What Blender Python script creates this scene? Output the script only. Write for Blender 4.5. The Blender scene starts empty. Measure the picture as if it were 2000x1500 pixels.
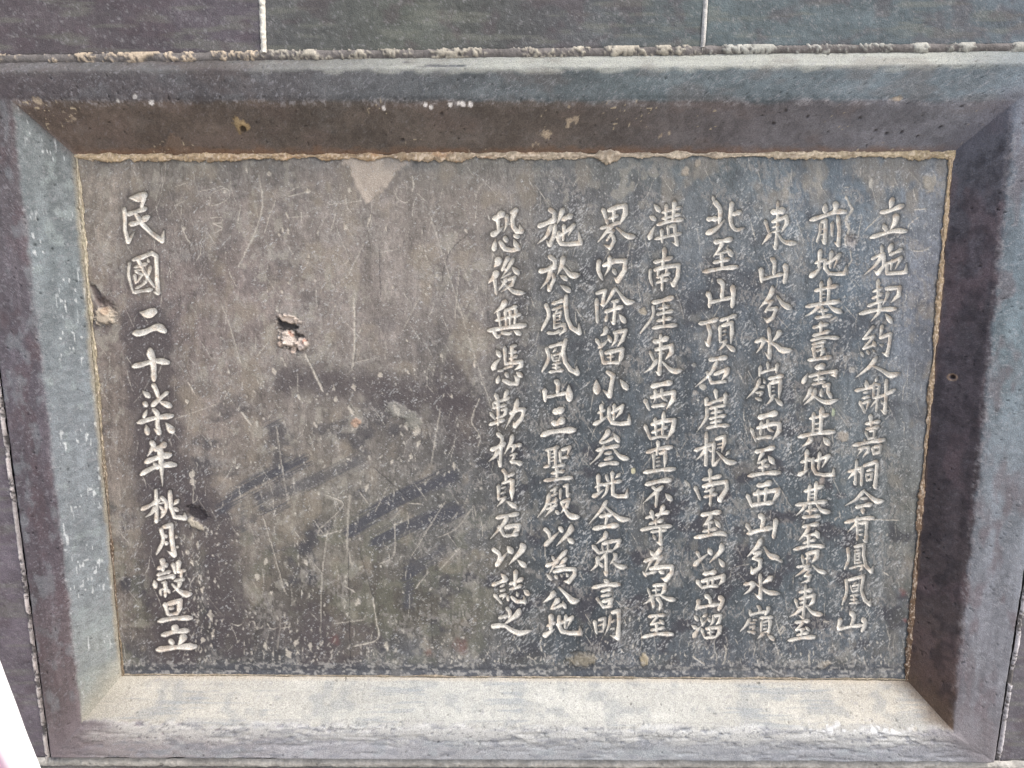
import bpy, math, random
import numpy as np

# ------------------------------------------------------------------ camera, world, sun, exposure
SC = bpy.context.scene
COL = SC.collection
FPX = 1450.0                       # focal length in photo pixels (photo 2000 x 1500)
PITCH = math.radians(8.9)          # the camera looks slightly down at the wall
DIST = 0.70                        # metres from lens to tablet plane along the axis
cam_d = bpy.data.cameras.new('camera')
cam_d.sensor_fit = 'HORIZONTAL'; cam_d.sensor_width = 36.0
cam_d.lens = FPX / 2000.0 * 36.0
cam_d.clip_start = 0.01; cam_d.clip_end = 2000
cam = bpy.data.objects.new('camera', cam_d); COL.objects.link(cam)
AX = np.array([0.0, math.cos(PITCH), -math.sin(PITCH)])
UP = np.array([0.0, math.sin(PITCH), math.cos(PITCH)])
RT = np.array([1.0, 0.0, 0.0])
CAM = np.array([0.0, 0.0, 1.5]) - AX * DIST
cam.location = CAM.tolist()
cam.rotation_euler = (math.radians(90) - PITCH, 0, 0)
SC.camera = cam

SUN_ELEV = math.radians(52); SUN_AZ = math.radians(50)   # azimuth from the wall normal towards the right
w = bpy.data.worlds.new('World'); SC.world = w; w.use_nodes = True
nt = w.node_tree; nt.nodes.clear()
sky = nt.nodes.new('ShaderNodeTexSky'); sky.sky_type = 'NISHITA'; sky.sun_disc = False
sky.sun_elevation = SUN_ELEV; sky.sun_rotation = math.pi - SUN_AZ
sky.air_density = 1.0; sky.dust_density = 4.0; sky.ozone_density = 1.0
bg = nt.nodes.new('ShaderNodeBackground'); bg.inputs['Strength'].default_value = 0.12
wo = nt.nodes.new('ShaderNodeOutputWorld')
nt.links.new(sky.outputs[0], bg.inputs[0]); nt.links.new(bg.outputs[0], wo.inputs[0])
sun_d = bpy.data.lights.new('sun', 'SUN'); sun_d.energy = 1.3; sun_d.angle = math.radians(24)
sun_d.color = (1.0, 0.965, 0.91)
sun = bpy.data.objects.new('sun', sun_d); COL.objects.link(sun)
sd = np.array([math.sin(SUN_AZ) * math.cos(SUN_ELEV), -math.cos(SUN_AZ) * math.cos(SUN_ELEV), math.sin(SUN_ELEV)])
from mathutils import Vector
sun.rotation_euler = Vector(sd.tolist()).to_track_quat('Z', 'Y').to_euler()
sun.location = (1.2, -1.5, 3)
SC.view_settings.view_transform = 'Standard'; SC.view_settings.look = 'None'
SC.view_settings.exposure = 0.95; SC.view_settings.gamma = 1.0

# ------------------------------------------------------------------ helpers
MPP = DIST / FPX                   # metres per photo pixel near the centre
DF = 0.030                         # the frame's face stands this far in front of the tablet
DB = 0.021                         # the wall bricks' faces, a little behind the frame's

def unproj(u, v, y):
    """point of the vertical plane at depth y (0 = tablet face, negative = nearer) seen at photo position u, v"""
    u = np.asarray(u, float); v = np.asarray(v, float); y = np.asarray(y, float)
    dx = (u - 1000.0) / FPX; dz = (750.0 - v) / FPX
    d = AX[None, :] + dx.reshape(-1, 1) * RT[None, :] + dz.reshape(-1, 1) * UP[None, :]
    t = (y.reshape(-1) - CAM[1]) / d[:, 1] if y.ndim else (float(y) - CAM[1]) / d[:, 1]
    return CAM[None, :] + d * t[:, None]

_tabs = {}
def vnoise(x, y, seed):
    if seed not in _tabs:
        _tabs[seed] = np.random.RandomState(seed).rand(256, 256).astype(np.float32)
    T = _tabs[seed]
    xi = np.floor(x).astype(np.int64); yi = np.floor(y).astype(np.int64)
    fx = x - xi; fy = y - yi
    fx = fx * fx * (3 - 2 * fx); fy = fy * fy * (3 - 2 * fy)
    x0 = xi & 255; x1 = (xi + 1) & 255; y0 = yi & 255; y1 = (yi + 1) & 255
    a = T[y0, x0]; b = T[y0, x1]; c = T[y1, x0]; d = T[y1, x1]
    return (a + (b - a) * fx) * (1 - fy) + (c + (d - c) * fx) * fy
def fbm(x, y, seed, octs=4, gain=0.5):
    s = 0; a = 1; n = 0
    for o in range(octs):
        s = s + a * vnoise(x * 2 ** o + 17.3 * o, y * 2 ** o - 9.1 * o, seed + o); n += a; a *= gain
    return s / n
def sstep(a, b, x):
    t = np.clip((x - a) / (b - a), 0, 1); return t * t * (3 - 2 * t)
def lin(c):
    c = np.asarray(c, float) / 255.0
    return np.where(c <= 0.04045, c / 12.92, ((c + 0.055) / 1.055) ** 2.4)
def mixc(c, col, m):
    """blend colour array c (n,3) towards col by mask m (n)"""
    col = np.asarray(col, float)
    if col.ndim == 1: col = col[None, :]
    return c + (col - c) * m[:, None]

def mesh_obj(name, verts, quads, cols, mat, parent=None, loc=None, smooth=True):
    verts = np.asarray(verts, np.float32)
    if loc is not None: verts = verts - np.asarray(loc, np.float32)[None, :]
    quads = np.asarray(quads, np.int32)
    me = bpy.data.meshes.new(name)
    me.vertices.add(len(verts)); me.vertices.foreach_set('co', verts.ravel())
    k = quads.shape[1]
    me.loops.add(quads.size); me.loops.foreach_set('vertex_index', quads.ravel())
    me.polygons.add(len(quads)); me.polygons.foreach_set('loop_start', np.arange(0, quads.size, k, dtype=np.int32))
    me.update(calc_edges=True)
    me.polygons.foreach_set('use_smooth', np.full(len(quads), smooth))
    if cols is not None:
        at = me.color_attributes.new('albedo', 'FLOAT_COLOR', 'POINT')
        c4 = np.ones((len(verts), 4), np.float32); c4[:, :3] = np.clip(cols, 0.004, 0.95)
        at.data.foreach_set('color', c4.ravel())
    me.materials.append(mat)
    o = bpy.data.objects.new(name, me); COL.objects.link(o)
    if loc is not None: o.location = [float(a) for a in loc]
    if parent is not None:
        o.parent = parent
        if loc is not None and parent.location.length > 0:
            o.location = Vector([float(a) for a in loc]) - parent.location
    return o
def compact(verts, quads, cols):
    used = np.zeros(len(verts), bool); used[quads.ravel()] = True
    idx = np.cumsum(used) - 1
    return verts[used], idx[quads], cols[used]
def grid_quads(nr, nc):
    i = np.arange(nr * nc).reshape(nr, nc)
    return np.stack([i[:-1, :-1], i[1:, :-1], i[1:, 1:], i[:-1, 1:]], -1).reshape(-1, 4)

def stone_mat(name, rough=0.72, bump=0.25, scale=900.0, spec=0.4, vary=0.35):
    m = bpy.data.materials.new(name); m.use_nodes = True
    t = m.node_tree; n = t.nodes; L = t.links; b = n['Principled BSDF']
    at = n.new('ShaderNodeAttribute'); at.attribute_name = 'albedo'
    tc = n.new('ShaderNodeNewGeometry')
    n1 = n.new('ShaderNodeTexNoise'); n1.inputs['Scale'].default_value = scale; n1.inputs['Detail'].default_value = 4
    n2 = n.new('ShaderNodeTexNoise'); n2.inputs['Scale'].default_value = scale * 0.28; n2.inputs['Detail'].default_value = 5
    for q in (n1, n2): L.new(tc.outputs['Position'], q.inputs['Vector'])
    mr = n.new('ShaderNodeMapRange'); mr.inputs['From Min'].default_value = 0.3; mr.inputs['From Max'].default_value = 0.7
    mr.inputs['To Min'].default_value = 1 - vary; mr.inputs['To Max'].default_value = 1 + vary
    L.new(n1.outputs['Fac'], mr.inputs['Value'])
    mx = n.new('ShaderNodeVectorMath'); mx.operation = 'SCALE'
    L.new(at.outputs['Color'], mx.inputs[0]); L.new(mr.outputs[0], mx.inputs['Scale'])
    L.new(mx.outputs[0], b.inputs['Base Color'])
    r = n.new('ShaderNodeMapRange'); r.inputs['To Min'].default_value = rough - 0.18; r.inputs['To Max'].default_value = rough + 0.18
    L.new(n2.outputs['Fac'], r.inputs['Value']); L.new(r.outputs[0], b.inputs['Roughness'])
    b.inputs['Specular IOR Level'].default_value = spec
    add = n.new('ShaderNodeMath'); add.operation = 'ADD'
    L.new(n1.outputs['Fac'], add.inputs[0]); L.new(n2.outputs['Fac'], add.inputs[1])
    bp = n.new('ShaderNodeBump'); bp.inputs['Strength'].default_value = bump; bp.inputs['Distance'].default_value = 0.0006
    L.new(add.outputs[0], bp.inputs['Height']); L.new(bp.outputs[0], b.inputs['Normal'])
    return m
KT = 0.74                          # albedo of the stone for a given colour seen on it
M_TAB = stone_mat('dark_inked_stone', 0.62, 0.6, 1300.0, 0.4, 0.3)
M_FR = stone_mat('weathered_painted_frame', 0.68, 0.7, 1000.0, 0.4, 0.3)
M_BR = stone_mat('grey_brick', 0.68, 0.7, 1000.0, 0.4, 0.3)
M_MO = stone_mat('lime_mortar', 0.9, 0.8, 900.0, 0.2, 0.15)

def tag(o, label=None, cat=None, group=None, kind=None):
    if label: o['label'] = label
    if cat: o['category'] = cat
    if group: o['group'] = group
    if kind: o['kind'] = kind
    return o

def resample(pts, step, smooth):
    P = np.array(pts, float).reshape(-1, 2)
    if smooth and len(P) > 2:
        Q = np.vstack([2 * P[0] - P[1], P, 2 * P[-1] - P[-2]]); out = []
        for i in range(1, len(Q) - 2):
            p0, p1, p2, p3 = Q[i - 1:i + 3]
            n = max(2, int(np.hypot(*(p2 - p1)) / step))
            t = np.linspace(0, 1, n, endpoint=False)[:, None]
            out.append(0.5 * (2 * p1 + (p2 - p0) * t + (2 * p0 - 5 * p1 + 4 * p2 - p3) * t ** 2 + (3 * p1 - p0 - 3 * p2 + p3) * t ** 3))
        out.append(P[-1:]); return np.vstack(out)
    out = []
    for i in range(len(P) - 1):
        n = max(1, int(np.hypot(*(P[i + 1] - P[i])) / step))
        t = np.linspace(0, 1, n, endpoint=False)[:, None]
        out.append(P[i] + (P[i + 1] - P[i]) * t)
    out.append(P[-1:]); return np.vstack(out)
def arc(P):
    d = np.r_[0, np.cumsum(np.hypot(*np.diff(P, axis=0).T))]; return d / max(d[-1], 1e-9)
def seg_field(U, V, P, R):
    """largest (radius - distance) over the capsule chain P with radii R"""
    best = np.full(U.shape, -1e3)
    for i in range(len(P) - 1):
        a, b = P[i], P[i + 1]; d = b - a; l2 = max(d @ d, 1e-9)
        t = np.clip(((U - a[0]) * d[0] + (V - a[1]) * d[1]) / l2, 0, 1)
        s = (R[i] + (R[i + 1] - R[i]) * t) - np.hypot(U - a[0] - t * d[0], V - a[1] - t * d[1])
        np.maximum(best, s, out=best)
    return best
# ------------------------------------------------------------------ the inscription: brush strokes of every character
# each block: origin and scale of its coordinates, then one line per character: the character | stroke | stroke ...
# a stroke is its kind (h v p n d q c z g: how its width swells), the points it runs through, *width
INSCR = '''
@1640 360 5 first column from the right
立|q 520 145 495 235 *1.5|h 405 275 500 255 620 205 *1.3|d 430 385 455 440 *1.5|p 555 300 550 360 500 440 *1.6|h 305 520 430 480 540 455 650 455 *1.3
施|v 415 605 415 670 *1.1|h 315 730 375 700 435 675|p 430 680 350 790 240 885|g 440 700 430 800 375 870 335 840 *1.1|q 510 595 480 670 *1.5|h 490 690 610 635|g 470 775 540 745 605 715 545 830 *.9|v 515 740 505 830 *.8|g 465 770 465 870 600 865 650 855 655 775 *1.1
契|v 380 930 380 1160|h 330 1050 415 1010 *.9|h 320 1115 415 1070 *.9|h 280 1190 420 1135|g 460 1020 590 1005 580 1080 505 1155 *1.2|p 475 1045 465 1100 420 1180 *.9|h 200 1265 350 1230 550 1215 *1.2|p 395 1165 385 1250 305 1340|d 450 1265 505 1340 *1.4
@1620 640 5
約|z 430 -10 335 110 440 80 335 205 430 170 *.8|d 310 235 330 270|d 365 225 385 250|d 425 215 440 240 *.9|d 430 130 445 175 *1.2|p 520 -20 495 110|g 500 100 600 60 590 150 565 265 515 245 *1.05|d 490 165 515 175 *1.1
人|p 465 290 390 385 260 485 *1.1|n 425 375 520 420 600 465 690 440 *1.3
謝|d 360 515 370 580 *1.3|h 255 615 380 590 440 565|h 335 635 375 625 *.9|h 325 690 390 670 *.9|v 300 725 350 830|g 330 740 395 710 355 820 *.8|p 470 490 450 530 *.9|v 440 540 430 690 *.8|z 445 550 490 560 460 810 *.8|h 450 600 480 590 *.5|h 430 690 480 670 *.6|p 470 700 400 780 *.6|h 440 690 560 650 640 605|g 560 515 555 660 545 830 505 805 *1.1|d 505 710 520 735
嘉|v 405 855 410 960 *1.1|h 355 940 490 915|h 360 990 480 970|v 355 1015 380 1080 *.8|z 400 1010 445 1000 435 1075 385 1085 *.8|d 340 1085 355 1120 *.8|p 460 1070 440 1110 *.8|h 235 1150 380 1120 540 1095 *1.1|g 290 1185 390 1165 380 1210 330 1260 *.8|p 345 1160 275 1250 *.7|v 425 1170 435 1240 *.9|z 450 1165 505 1150 495 1215 440 1230
桐|g 270 1300 265 1400 255 1525 235 1500 *.9|h 185 1410 310 1370 *.9|p 265 1400 180 1480 *.9|d 280 1390 310 1415 *.8|v 325 1360 315 1540|g 345 1350 460 1310 470 1330 460 1450 450 1555 425 1540 *1.1|h 370 1400 420 1380 *.9|v 360 1430 370 1490 *.7|z 375 1435 420 1425 415 1480 370 1490 *.8
@1600 940 4.6875
今|p 415 85 340 165 240 225 *.9|n 410 90 500 165 540 185 600 180 *1.2|h 385 160 440 155 *.9|h 340 240 480 210 *1.2|d 400 235 405 285 *1.2
有|h 240 380 380 345 500 335 *1.1|p 355 325 340 390 265 465 *.9|v 355 390 350 540 *.8|g 370 385 440 375 435 450 430 550 400 535|h 365 450 400 440 *.6|h 365 490 400 485 *.6
鳳|c 265 620 272 720 235 805|g 330 600 415 580 410 680 430 780 480 830 500 775|h 325 640 375 625 *.7|z 335 650 330 750 *.6|z 345 665 380 655 370 720 335 720 *.6|h 345 690 370 685 *.5|h 335 750 390 740 *.6|h 280 800 350 780 *.7|g 355 780 405 770 395 800 365 825 *.7
凰|c 250 910 255 1020 215 1130|g 280 905 410 870 390 1000 420 1090 465 1130 475 1080|p 345 925 310 960 *.6|v 290 955 305 1010 *.6|z 310 960 370 945 355 1000 310 1010 *.6|h 315 985 345 980 *.5|h 290 1050 360 1040 *.7|h 290 1085 350 1080 *.6|v 325 1040 325 1110 *.7|h 280 1120 360 1110 *.7
山|v 290 1205 320 1240 300 1330 *1.3|v 200 1265 175 1355 *1.2|h 175 1360 280 1335 400 1320 *.95|v 405 1260 425 1310 395 1375 *1.3
@1540 380 5 second column from the right
前|d 365 90 360 160 *1.6|p 465 80 465 130 435 165 *1.6|h 215 250 340 210 460 170 560 165 *1.3|v 320 280 310 370 280 460 *.9|g 330 265 365 255 365 350 355 465 325 440 *1.2|h 320 340 340 335 *.7|h 320 390 340 385 *.7|v 430 275 430 400|g 485 215 500 350 490 490 450 465 *1.2
地|v 315 545 300 710 *1.2|h 265 670 345 635|p 215 800 270 760 335 695 *1.3|g 355 680 420 650 505 585 445 715|v 425 555 410 715|g 365 640 360 720 400 770 480 775 550 770 570 690 *1.1
基|v 325 855 320 1050|v 405 820 390 1050 *1.1|h 260 940 360 915 480 890 *1.1|h 335 970 360 965 *.7|h 335 1005 360 1000 *.7|h 175 1095 330 1065 495 1045 *1.2|p 320 1065 250 1140 160 1190|n 385 1060 440 1120 530 1150 *1.2|v 330 1095 345 1185|h 290 1145 385 1125 *.8|h 265 1205 420 1180
壹|v 320 1250 320 1350 *1.1|h 240 1300 385 1265|h 240 1380 400 1335|h 220 1425 340 1395 490 1400|h 235 1465 360 1430 *.9|v 245 1490 260 1595 *1.1|p 355 1510 305 1595 *.9|h 270 1530 340 1510 *.8|z 245 1490 340 1470 330 1540 *.8|h 195 1618 320 1600 415 1585 *1.1
@1520 680 5
處|h 370 190 410 185 445 170 *1.8|d 290 250 245 335 *1.2|g 310 275 440 240 570 225 560 265 510 260|v 405 225 400 350 *.9|h 350 310 445 290 *.9|h 335 355 455 330 *.9|p 320 390 300 450 245 520|p 365 400 345 470 250 555 *1.1|n 310 430 400 500 480 530 590 500 *1.1|d 425 395 425 460 *1.1|z 450 370 495 355 490 430 515 475 *1.2
其|v 350 635 345 840|v 430 585 415 830 *1.3|h 310 690 490 650|h 360 740 395 735 *.7|h 360 790 395 785 *.7|h 200 870 360 835 550 815 *1.2|p 330 875 300 920 240 960 *1.3|d 445 875 490 930 *1.7
地|v 285 1000 270 1200 *1.1|h 225 1115 325 1085|p 200 1240 250 1215 305 1175 *1.1|g 370 1100 420 1080 500 1050 430 1165|v 410 1020 395 1180|g 345 1080 340 1170 370 1225 450 1240 540 1235 545 1170 *1.1
@1500 960 4.839
基|v 400 -60 385 90|v 460 -85 450 90 *1.1|h 345 0 430 -20 520 -50|h 405 25 435 20 *.7|h 400 60 430 55 *.7|h 265 130 400 110 555 95 *1.1|p 375 110 330 170 265 230 *.9|n 450 100 510 180 600 195 *1.1|v 400 130 400 215|h 360 185 460 170 *.9|h 330 245 490 230
至|h 330 335 400 320 475 305 *1.1|p 395 335 360 390 290 465|h 350 420 460 400 *.8|d 455 370 475 425 *1.5|v 390 420 385 525|h 335 490 450 455 *.8|h 245 550 400 515 530 520
界|v 325 605 335 680 *.9|g 370 590 475 565 460 620 415 675 *1.2|v 385 590 370 680 *.8|h 345 640 400 625 *.7|h 275 715 360 700 *.9|p 390 690 340 750 255 805|n 425 700 480 750 560 770|z 355 740 405 735 350 800 *.8|g 355 800 405 795 385 840 315 865 *.9
東|g 360 890 350 1050 335 1195 290 1170 *.9|h 300 955 415 930|v 260 1020 285 1100 *.9|g 305 1015 440 980 430 1040 380 1090|h 305 1055 360 1040 *.8|p 330 1095 270 1150 205 1185|n 365 1085 430 1150 525 1165 *1.1|h 290 1100 375 1080 *.7
至|h 260 1240 390 1220|z 330 1245 270 1310 345 1300 *.8|d 355 1280 390 1310|v 325 1300 320 1375 *.9|h 275 1360 380 1335 *.8|h 195 1410 320 1385 445 1375 *1.1
@1440 380 5 third column from the right
東|g 400 75 395 300 375 525 345 490 *.9|h 340 170 400 165 455 150 *1.8|v 275 255 310 365|g 350 265 480 215 490 270 435 365 *1.2|h 345 320 410 300 *.7|h 340 370 420 345 *.7|p 330 380 290 430 245 485|n 395 375 460 460 590 475 *1.2
山|v 335 625 365 660 360 780 *1.2|v 235 725 240 850 *1.3|h 240 830 350 800 450 775 *.95|v 470 685 480 760 460 860 *1.4
分|p 345 905 340 950 290 1030 215 1110 *1.3|n 390 990 450 1070 540 1115 *1.4|z 260 1060 345 1040 280 1140 *.9|g 300 1120 385 1110 350 1200 300 1235 260 1205 *1.1
水|g 310 1310 320 1400 318 1590 270 1540 *1.1|h 180 1440 265 1410 *1.2|p 270 1410 240 1480 190 1545|p 420 1335 395 1380 345 1435 *1.3|n 280 1420 390 1480 440 1520 545 1520 *1.4
@1430 670 5
嶺|v 350 190 355 250|v 280 230 270 320|h 275 295 350 270 435 250 *.8|v 445 205 435 285|p 275 350 240 440 140 545|d 310 350 320 380 *1.1|h 275 430 310 425 *1.1|h 235 485 300 480 *.9|q 300 480 270 520 *.7|h 235 540 285 555|h 360 350 495 320 *1.1|p 420 355 385 400 *.8|v 365 400 375 525 *.9|g 375 395 475 365 470 450 460 545 *1.1|h 395 430 415 425 *.6|h 395 470 415 465 *.6|h 380 520 420 505 *.6|p 405 520 380 560 335 605 *.9|d 420 540 485 600 *1.2
西|h 265 730 350 705 435 685 *1.6|v 190 840 235 960 *.95|g 255 830 400 790 465 790 460 860 400 945 *1.3|v 290 770 280 895 *.9|c 350 760 360 840 405 865 *.9|h 240 935 310 920 390 920 *.9
至|h 230 1065 300 1050 410 1020 *1.3|p 310 1060 280 1110 245 1180|h 250 1175 340 1140 *.7|d 355 1105 400 1165 *1.5|v 305 1150 305 1260|h 260 1220 360 1195|h 160 1300 300 1275 465 1265 *1.2
@1420 960 4.839
西|h 290 -55 350 -60 410 -85 *1.5|v 195 35 240 145 *1.1|g 260 25 400 0 490 -15 480 20 430 100 *1.3|v 300 -15 305 100|v 375 -30 360 95|h 240 130 340 115 435 105 *1.2
山|v 310 225 345 260 330 350 *1.4|v 190 315 225 375 *1.3|h 195 400 300 370 425 345 *1.3|v 465 265 455 350 440 435 *1.3
分|p 325 455 290 520 190 620 *1.3|n 355 530 400 600 440 620 500 630 *1.4|h 455 640 520 660 *.7|z 260 585 320 575 250 635|g 270 640 320 650 310 720 245 765 230 710 *1.2
水|g 315 790 320 880 315 1005 265 970 *1.1|h 165 880 255 865 *1.2|p 260 870 220 930 160 975|p 425 810 390 835 335 870 *1.3|n 270 870 350 930 400 955 505 965 *1.1
嶺|v 290 1085 315 1110 305 1145|v 220 1130 225 1175|h 225 1165 370 1135 *.8|v 385 1095 395 1120 365 1165|p 220 1205 180 1270 125 1325 *.9|h 250 1215 280 1215 *.8|h 225 1245 265 1240 *.8|h 215 1285 265 1275 *.8|q 260 1285 240 1310 *.6|h 200 1325 265 1335 *.9|h 315 1195 430 1190 *.9|p 350 1200 335 1225 *.7|v 330 1230 325 1330 *.8|v 405 1215 410 1250 395 1340|h 345 1240 400 1215 *.6|h 345 1265 375 1260 *.6|h 345 1300 375 1295 *.6|h 340 1335 385 1325 *.6|p 350 1335 325 1365 285 1395 *.9|d 385 1355 440 1400 *1.2
@1350 370 5 fourth column from the right
北|q 215 75 225 130 *.9|c 240 130 285 200 275 330 *1.5|h 160 290 250 285 *1.5|p 155 430 250 380 330 295 *1.4|v 400 130 395 200 *1.4|h 410 245 480 220 *1.5|c 395 180 385 290 410 370 450 395 515 375 *1.3
至|h 230 515 300 505 395 485 *1.4|p 315 515 270 590 215 660|h 250 635 350 600 *.8|d 355 570 395 640 *1.4|v 300 630 305 760|h 220 715 370 680 *1.1|h 120 805 280 775 450 755 *1.2
山|v 265 885 310 930 300 1060 *1.3|v 160 1010 185 1060 180 1145 *1.3|h 185 1105 290 1080 390 1055|v 405 945 415 1030 400 1145 *1.4
頂|h 80 1310 170 1295 260 1265 *1.2|g 165 1325 190 1400 168 1515 135 1480 *1.2|h 285 1280 360 1255 435 1230 *1.1|p 375 1260 350 1300 *.9|v 285 1335 285 1490|g 310 1330 400 1300 400 1400 390 1505 *1.2|h 310 1385 340 1375 *.7|h 310 1425 335 1415 *.7|h 290 1495 340 1475 *.7|p 345 1470 320 1520 265 1575 *.9|d 335 1510 420 1570 *1.3
@1340 660 5
石|h 230 215 300 205 395 190 *1.3|p 305 230 240 350 90 480|z 210 340 250 440 385 425|g 285 355 410 305 400 340 350 415 *1.2
崖|v 290 510 300 590 *1.1|v 205 590 195 655 *1.2|h 200 655 300 615 390 590|v 390 545 380 650 *1.1|h 230 690 385 655 *.9|p 205 680 200 780 105 920|v 295 680 295 780 *.9|h 245 735 350 715 *.8|h 230 790 385 755 *.9|v 295 790 295 870 *.8|h 240 830 345 805 *.8|h 205 880 300 860 415 855
根|g 200 930 200 1080 195 1235 180 1210 *1.1|h 85 1100 160 1075 250 1035 *1.1|p 195 1080 155 1140 100 1195 *.9|d 215 1080 245 1105|v 275 1020 270 1130 265 1250|g 300 990 380 960 375 1020 350 1115 *1.1|h 310 1040 350 1030 *.6|h 310 1075 350 1065 *.6|p 265 1250 300 1220 340 1170 *.9|p 420 1110 390 1150 *.8|n 300 1110 380 1190 420 1215 500 1215 *1.2
@1320 950 4.6875
南|v 315 -155 320 -30 *1.1|h 250 -60 330 -75 412 -95 *1.1|v 178 5 225 120|g 255 0 350 -25 465 -40 470 20 405 125 385 95 *1.3|h 265 50 350 25 *.8|h 260 100 375 70 *.9|v 330 20 315 175 *.9|q 300 -5 275 30 *.7|p 350 -10 330 15 *.6
至|h 235 265 310 250 405 235 *1.3|p 330 265 290 320 250 365|h 260 350 340 325 *.8|d 355 305 400 365 *1.2|v 310 340 305 430 *.9|h 250 415 375 385 *.9|h 175 470 290 450 410 430 460 445 *1.2
以|v 195 600 225 660|p 170 725 230 670 300 615 *1.2|d 300 570 322 612 *1.4|p 420 530 415 590 310 700 *1.3|d 395 665 435 725 *1.3
西|h 255 805 310 795 365 785 *1.3|v 195 865 240 930 *1.1|g 245 870 345 845 440 820 435 860 395 905 *1.2|v 300 860 295 915 *.9|v 345 830 340 905 *.9|h 245 930 310 915 385 915
山|v 275 1000 310 1030 320 1080 *1.2|v 205 1045 210 1070 190 1130 *1.1|h 190 1115 300 1095 395 1080|v 400 1015 430 1050 395 1130 *1.3
溜|d 170 1185 200 1225 *1.1|d 145 1275 190 1300 *1.1|p 165 1380 195 1330 235 1280 *1.2|p 285 1175 240 1200 *.9|v 235 1205 250 1275 *.8|p 245 1275 290 1215 *.7|d 290 1205 315 1235|g 345 1190 415 1180 400 1240 370 1265 *.9|p 345 1195 345 1240 310 1280 *.9|v 240 1310 265 1385 *.9|g 285 1305 410 1290 400 1340 360 1390 *1.1|v 320 1300 320 1375 *.7|h 290 1345 350 1330 *.7|h 270 1390 355 1380 *.9
@1230 370 5 fifth column from the right
溝|d 240 145 290 205 *1.4|d 195 260 245 290 *1.4|p 195 480 215 420 250 350 *1.3|v 360 150 355 320|v 440 115 425 310 *1.2|h 320 225 500 175 *.9|h 320 285 490 240 *.9|h 270 345 390 310 520 290 *1.1|v 315 390 320 515|v 375 355 380 450 *.9|g 400 360 440 350 445 430 465 535 415 515 *1.1|h 250 485 380 455 500 430
南|v 340 575 340 640 325 750 *1.2|h 240 710 330 690 410 665 *1.2|c 205 790 200 860 225 940|g 250 785 340 755 480 740 470 850 430 930 400 905 *1.3|q 285 780 270 860 *.8|p 370 765 350 820 *.8|h 265 860 390 820 *.9|h 265 910 375 875 *.9|v 320 830 318 985
厓|h 225 1105 300 1090 420 1055 *1.4|c 230 1145 225 1240 105 1405 *.9|v 335 1110 335 1220 *.9|h 285 1165 385 1140 *.9|h 265 1220 420 1185|v 335 1230 335 1320 *.9|h 270 1285 410 1255|h 225 1355 330 1335 455 1325 *1.1
@1220 660 5
東|g 355 -25 355 150 340 350 305 325 *1.1|h 285 35 350 30 420 0 *1.4|v 250 135 285 220 *.9|g 310 115 460 75 460 140 400 210 *1.3|h 325 155 385 145 *.6|p 320 215 270 285 195 340 *1.1|n 370 235 450 310 500 325 570 315 *1.3
西|h 265 475 350 455 455 435 *1.5|v 200 605 240 700 *1.1|g 265 580 380 550 485 530 475 600 410 695 *1.3|p 300 510 305 580 280 640 *.9|c 365 510 370 580 415 610|h 270 670 340 660 400 650 *1.1
曲|v 200 855 255 990|g 270 845 380 810 490 800 470 900 410 995 *1.3|v 300 785 310 955 *.9|v 385 730 370 950|h 265 925 415 870 *.9|h 260 985 340 965 420 965 *.9
直|v 325 1010 330 1060 315 1140|h 215 1120 330 1085 460 1065 *1.2|v 285 1130 290 1280 *.9|g 350 1130 400 1105 400 1180 390 1270 *1.1|h 310 1175 345 1165 *.6|h 310 1210 345 1200 *.6|h 310 1250 345 1240 *.6|h 190 1315 350 1290 490 1280 *1.2
@1220 950 4.6875
不|h 195 -15 310 -45 420 -60 *1.4|p 350 0 300 40 170 155 *1.1|z 260 10 300 45|v 300 40 295 110 288 185|d 375 70 425 120 *1.5
等|v 245 225 265 305 *1.1|h 195 290 260 270|p 355 180 340 230 300 300 *1.2|h 285 265 340 250 405 235 *1.1|h 230 345 350 310|v 290 300 290 370 *.8|h 150 400 280 375 425 365 *1.1|h 245 420 380 400 *.9|g 330 380 330 525 295 510 *1.1|d 260 440 280 480
為|d 235 590 265 630 *1.1|p 345 560 250 680 190 790 *1.2|h 180 690 260 660 335 650 *1.1|q 340 645 290 700 *1.1|q 310 690 270 740 *.9|g 240 755 340 740 435 735 435 790 380 855 335 840 *1.3|h 185 810 290 780 *.9|d 310 780 355 790 *1.1|h 170 785 195 820
界|v 215 940 240 1010 *.8|g 270 910 370 900 365 950 330 1000 *1.1|v 290 920 290 990 *.7|h 255 955 320 945 *.7|h 225 1010 330 990 *.7|p 270 1005 225 1050 170 1080 *.9|n 325 995 390 1030 475 1040 *1.1|c 250 1035 265 1080 262 1110 *1.1|c 305 1030 335 1080 320 1135 *1.1
至|h 220 1195 290 1185 365 1180|z 300 1195 245 1265 320 1250 *.8|d 320 1225 355 1255 *1.1|v 295 1265 295 1345 *.9|h 240 1320 360 1295 *.9|h 160 1385 290 1355 440 1355 *1.1
@1130 380 5 sixth column from the right
界|v 240 140 285 285 *1.1|g 300 155 380 120 460 110 460 180 405 290 *1.5|v 350 150 340 260 *.9|h 295 235 385 205 *.9|h 215 330 300 305 400 270|p 340 290 270 370 185 470 *1.1|n 375 325 470 400 565 410 *1.3|z 270 370 345 350 280 445 *.8|g 335 400 350 450 310 520 250 490 *1.1
内|c 200 655 195 740 235 830 *1.3|g 250 690 350 650 460 645 450 740 385 840 350 815 *1.4|p 305 605 305 700 255 795 *1.2|d 335 725 360 765 *1.3
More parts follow.
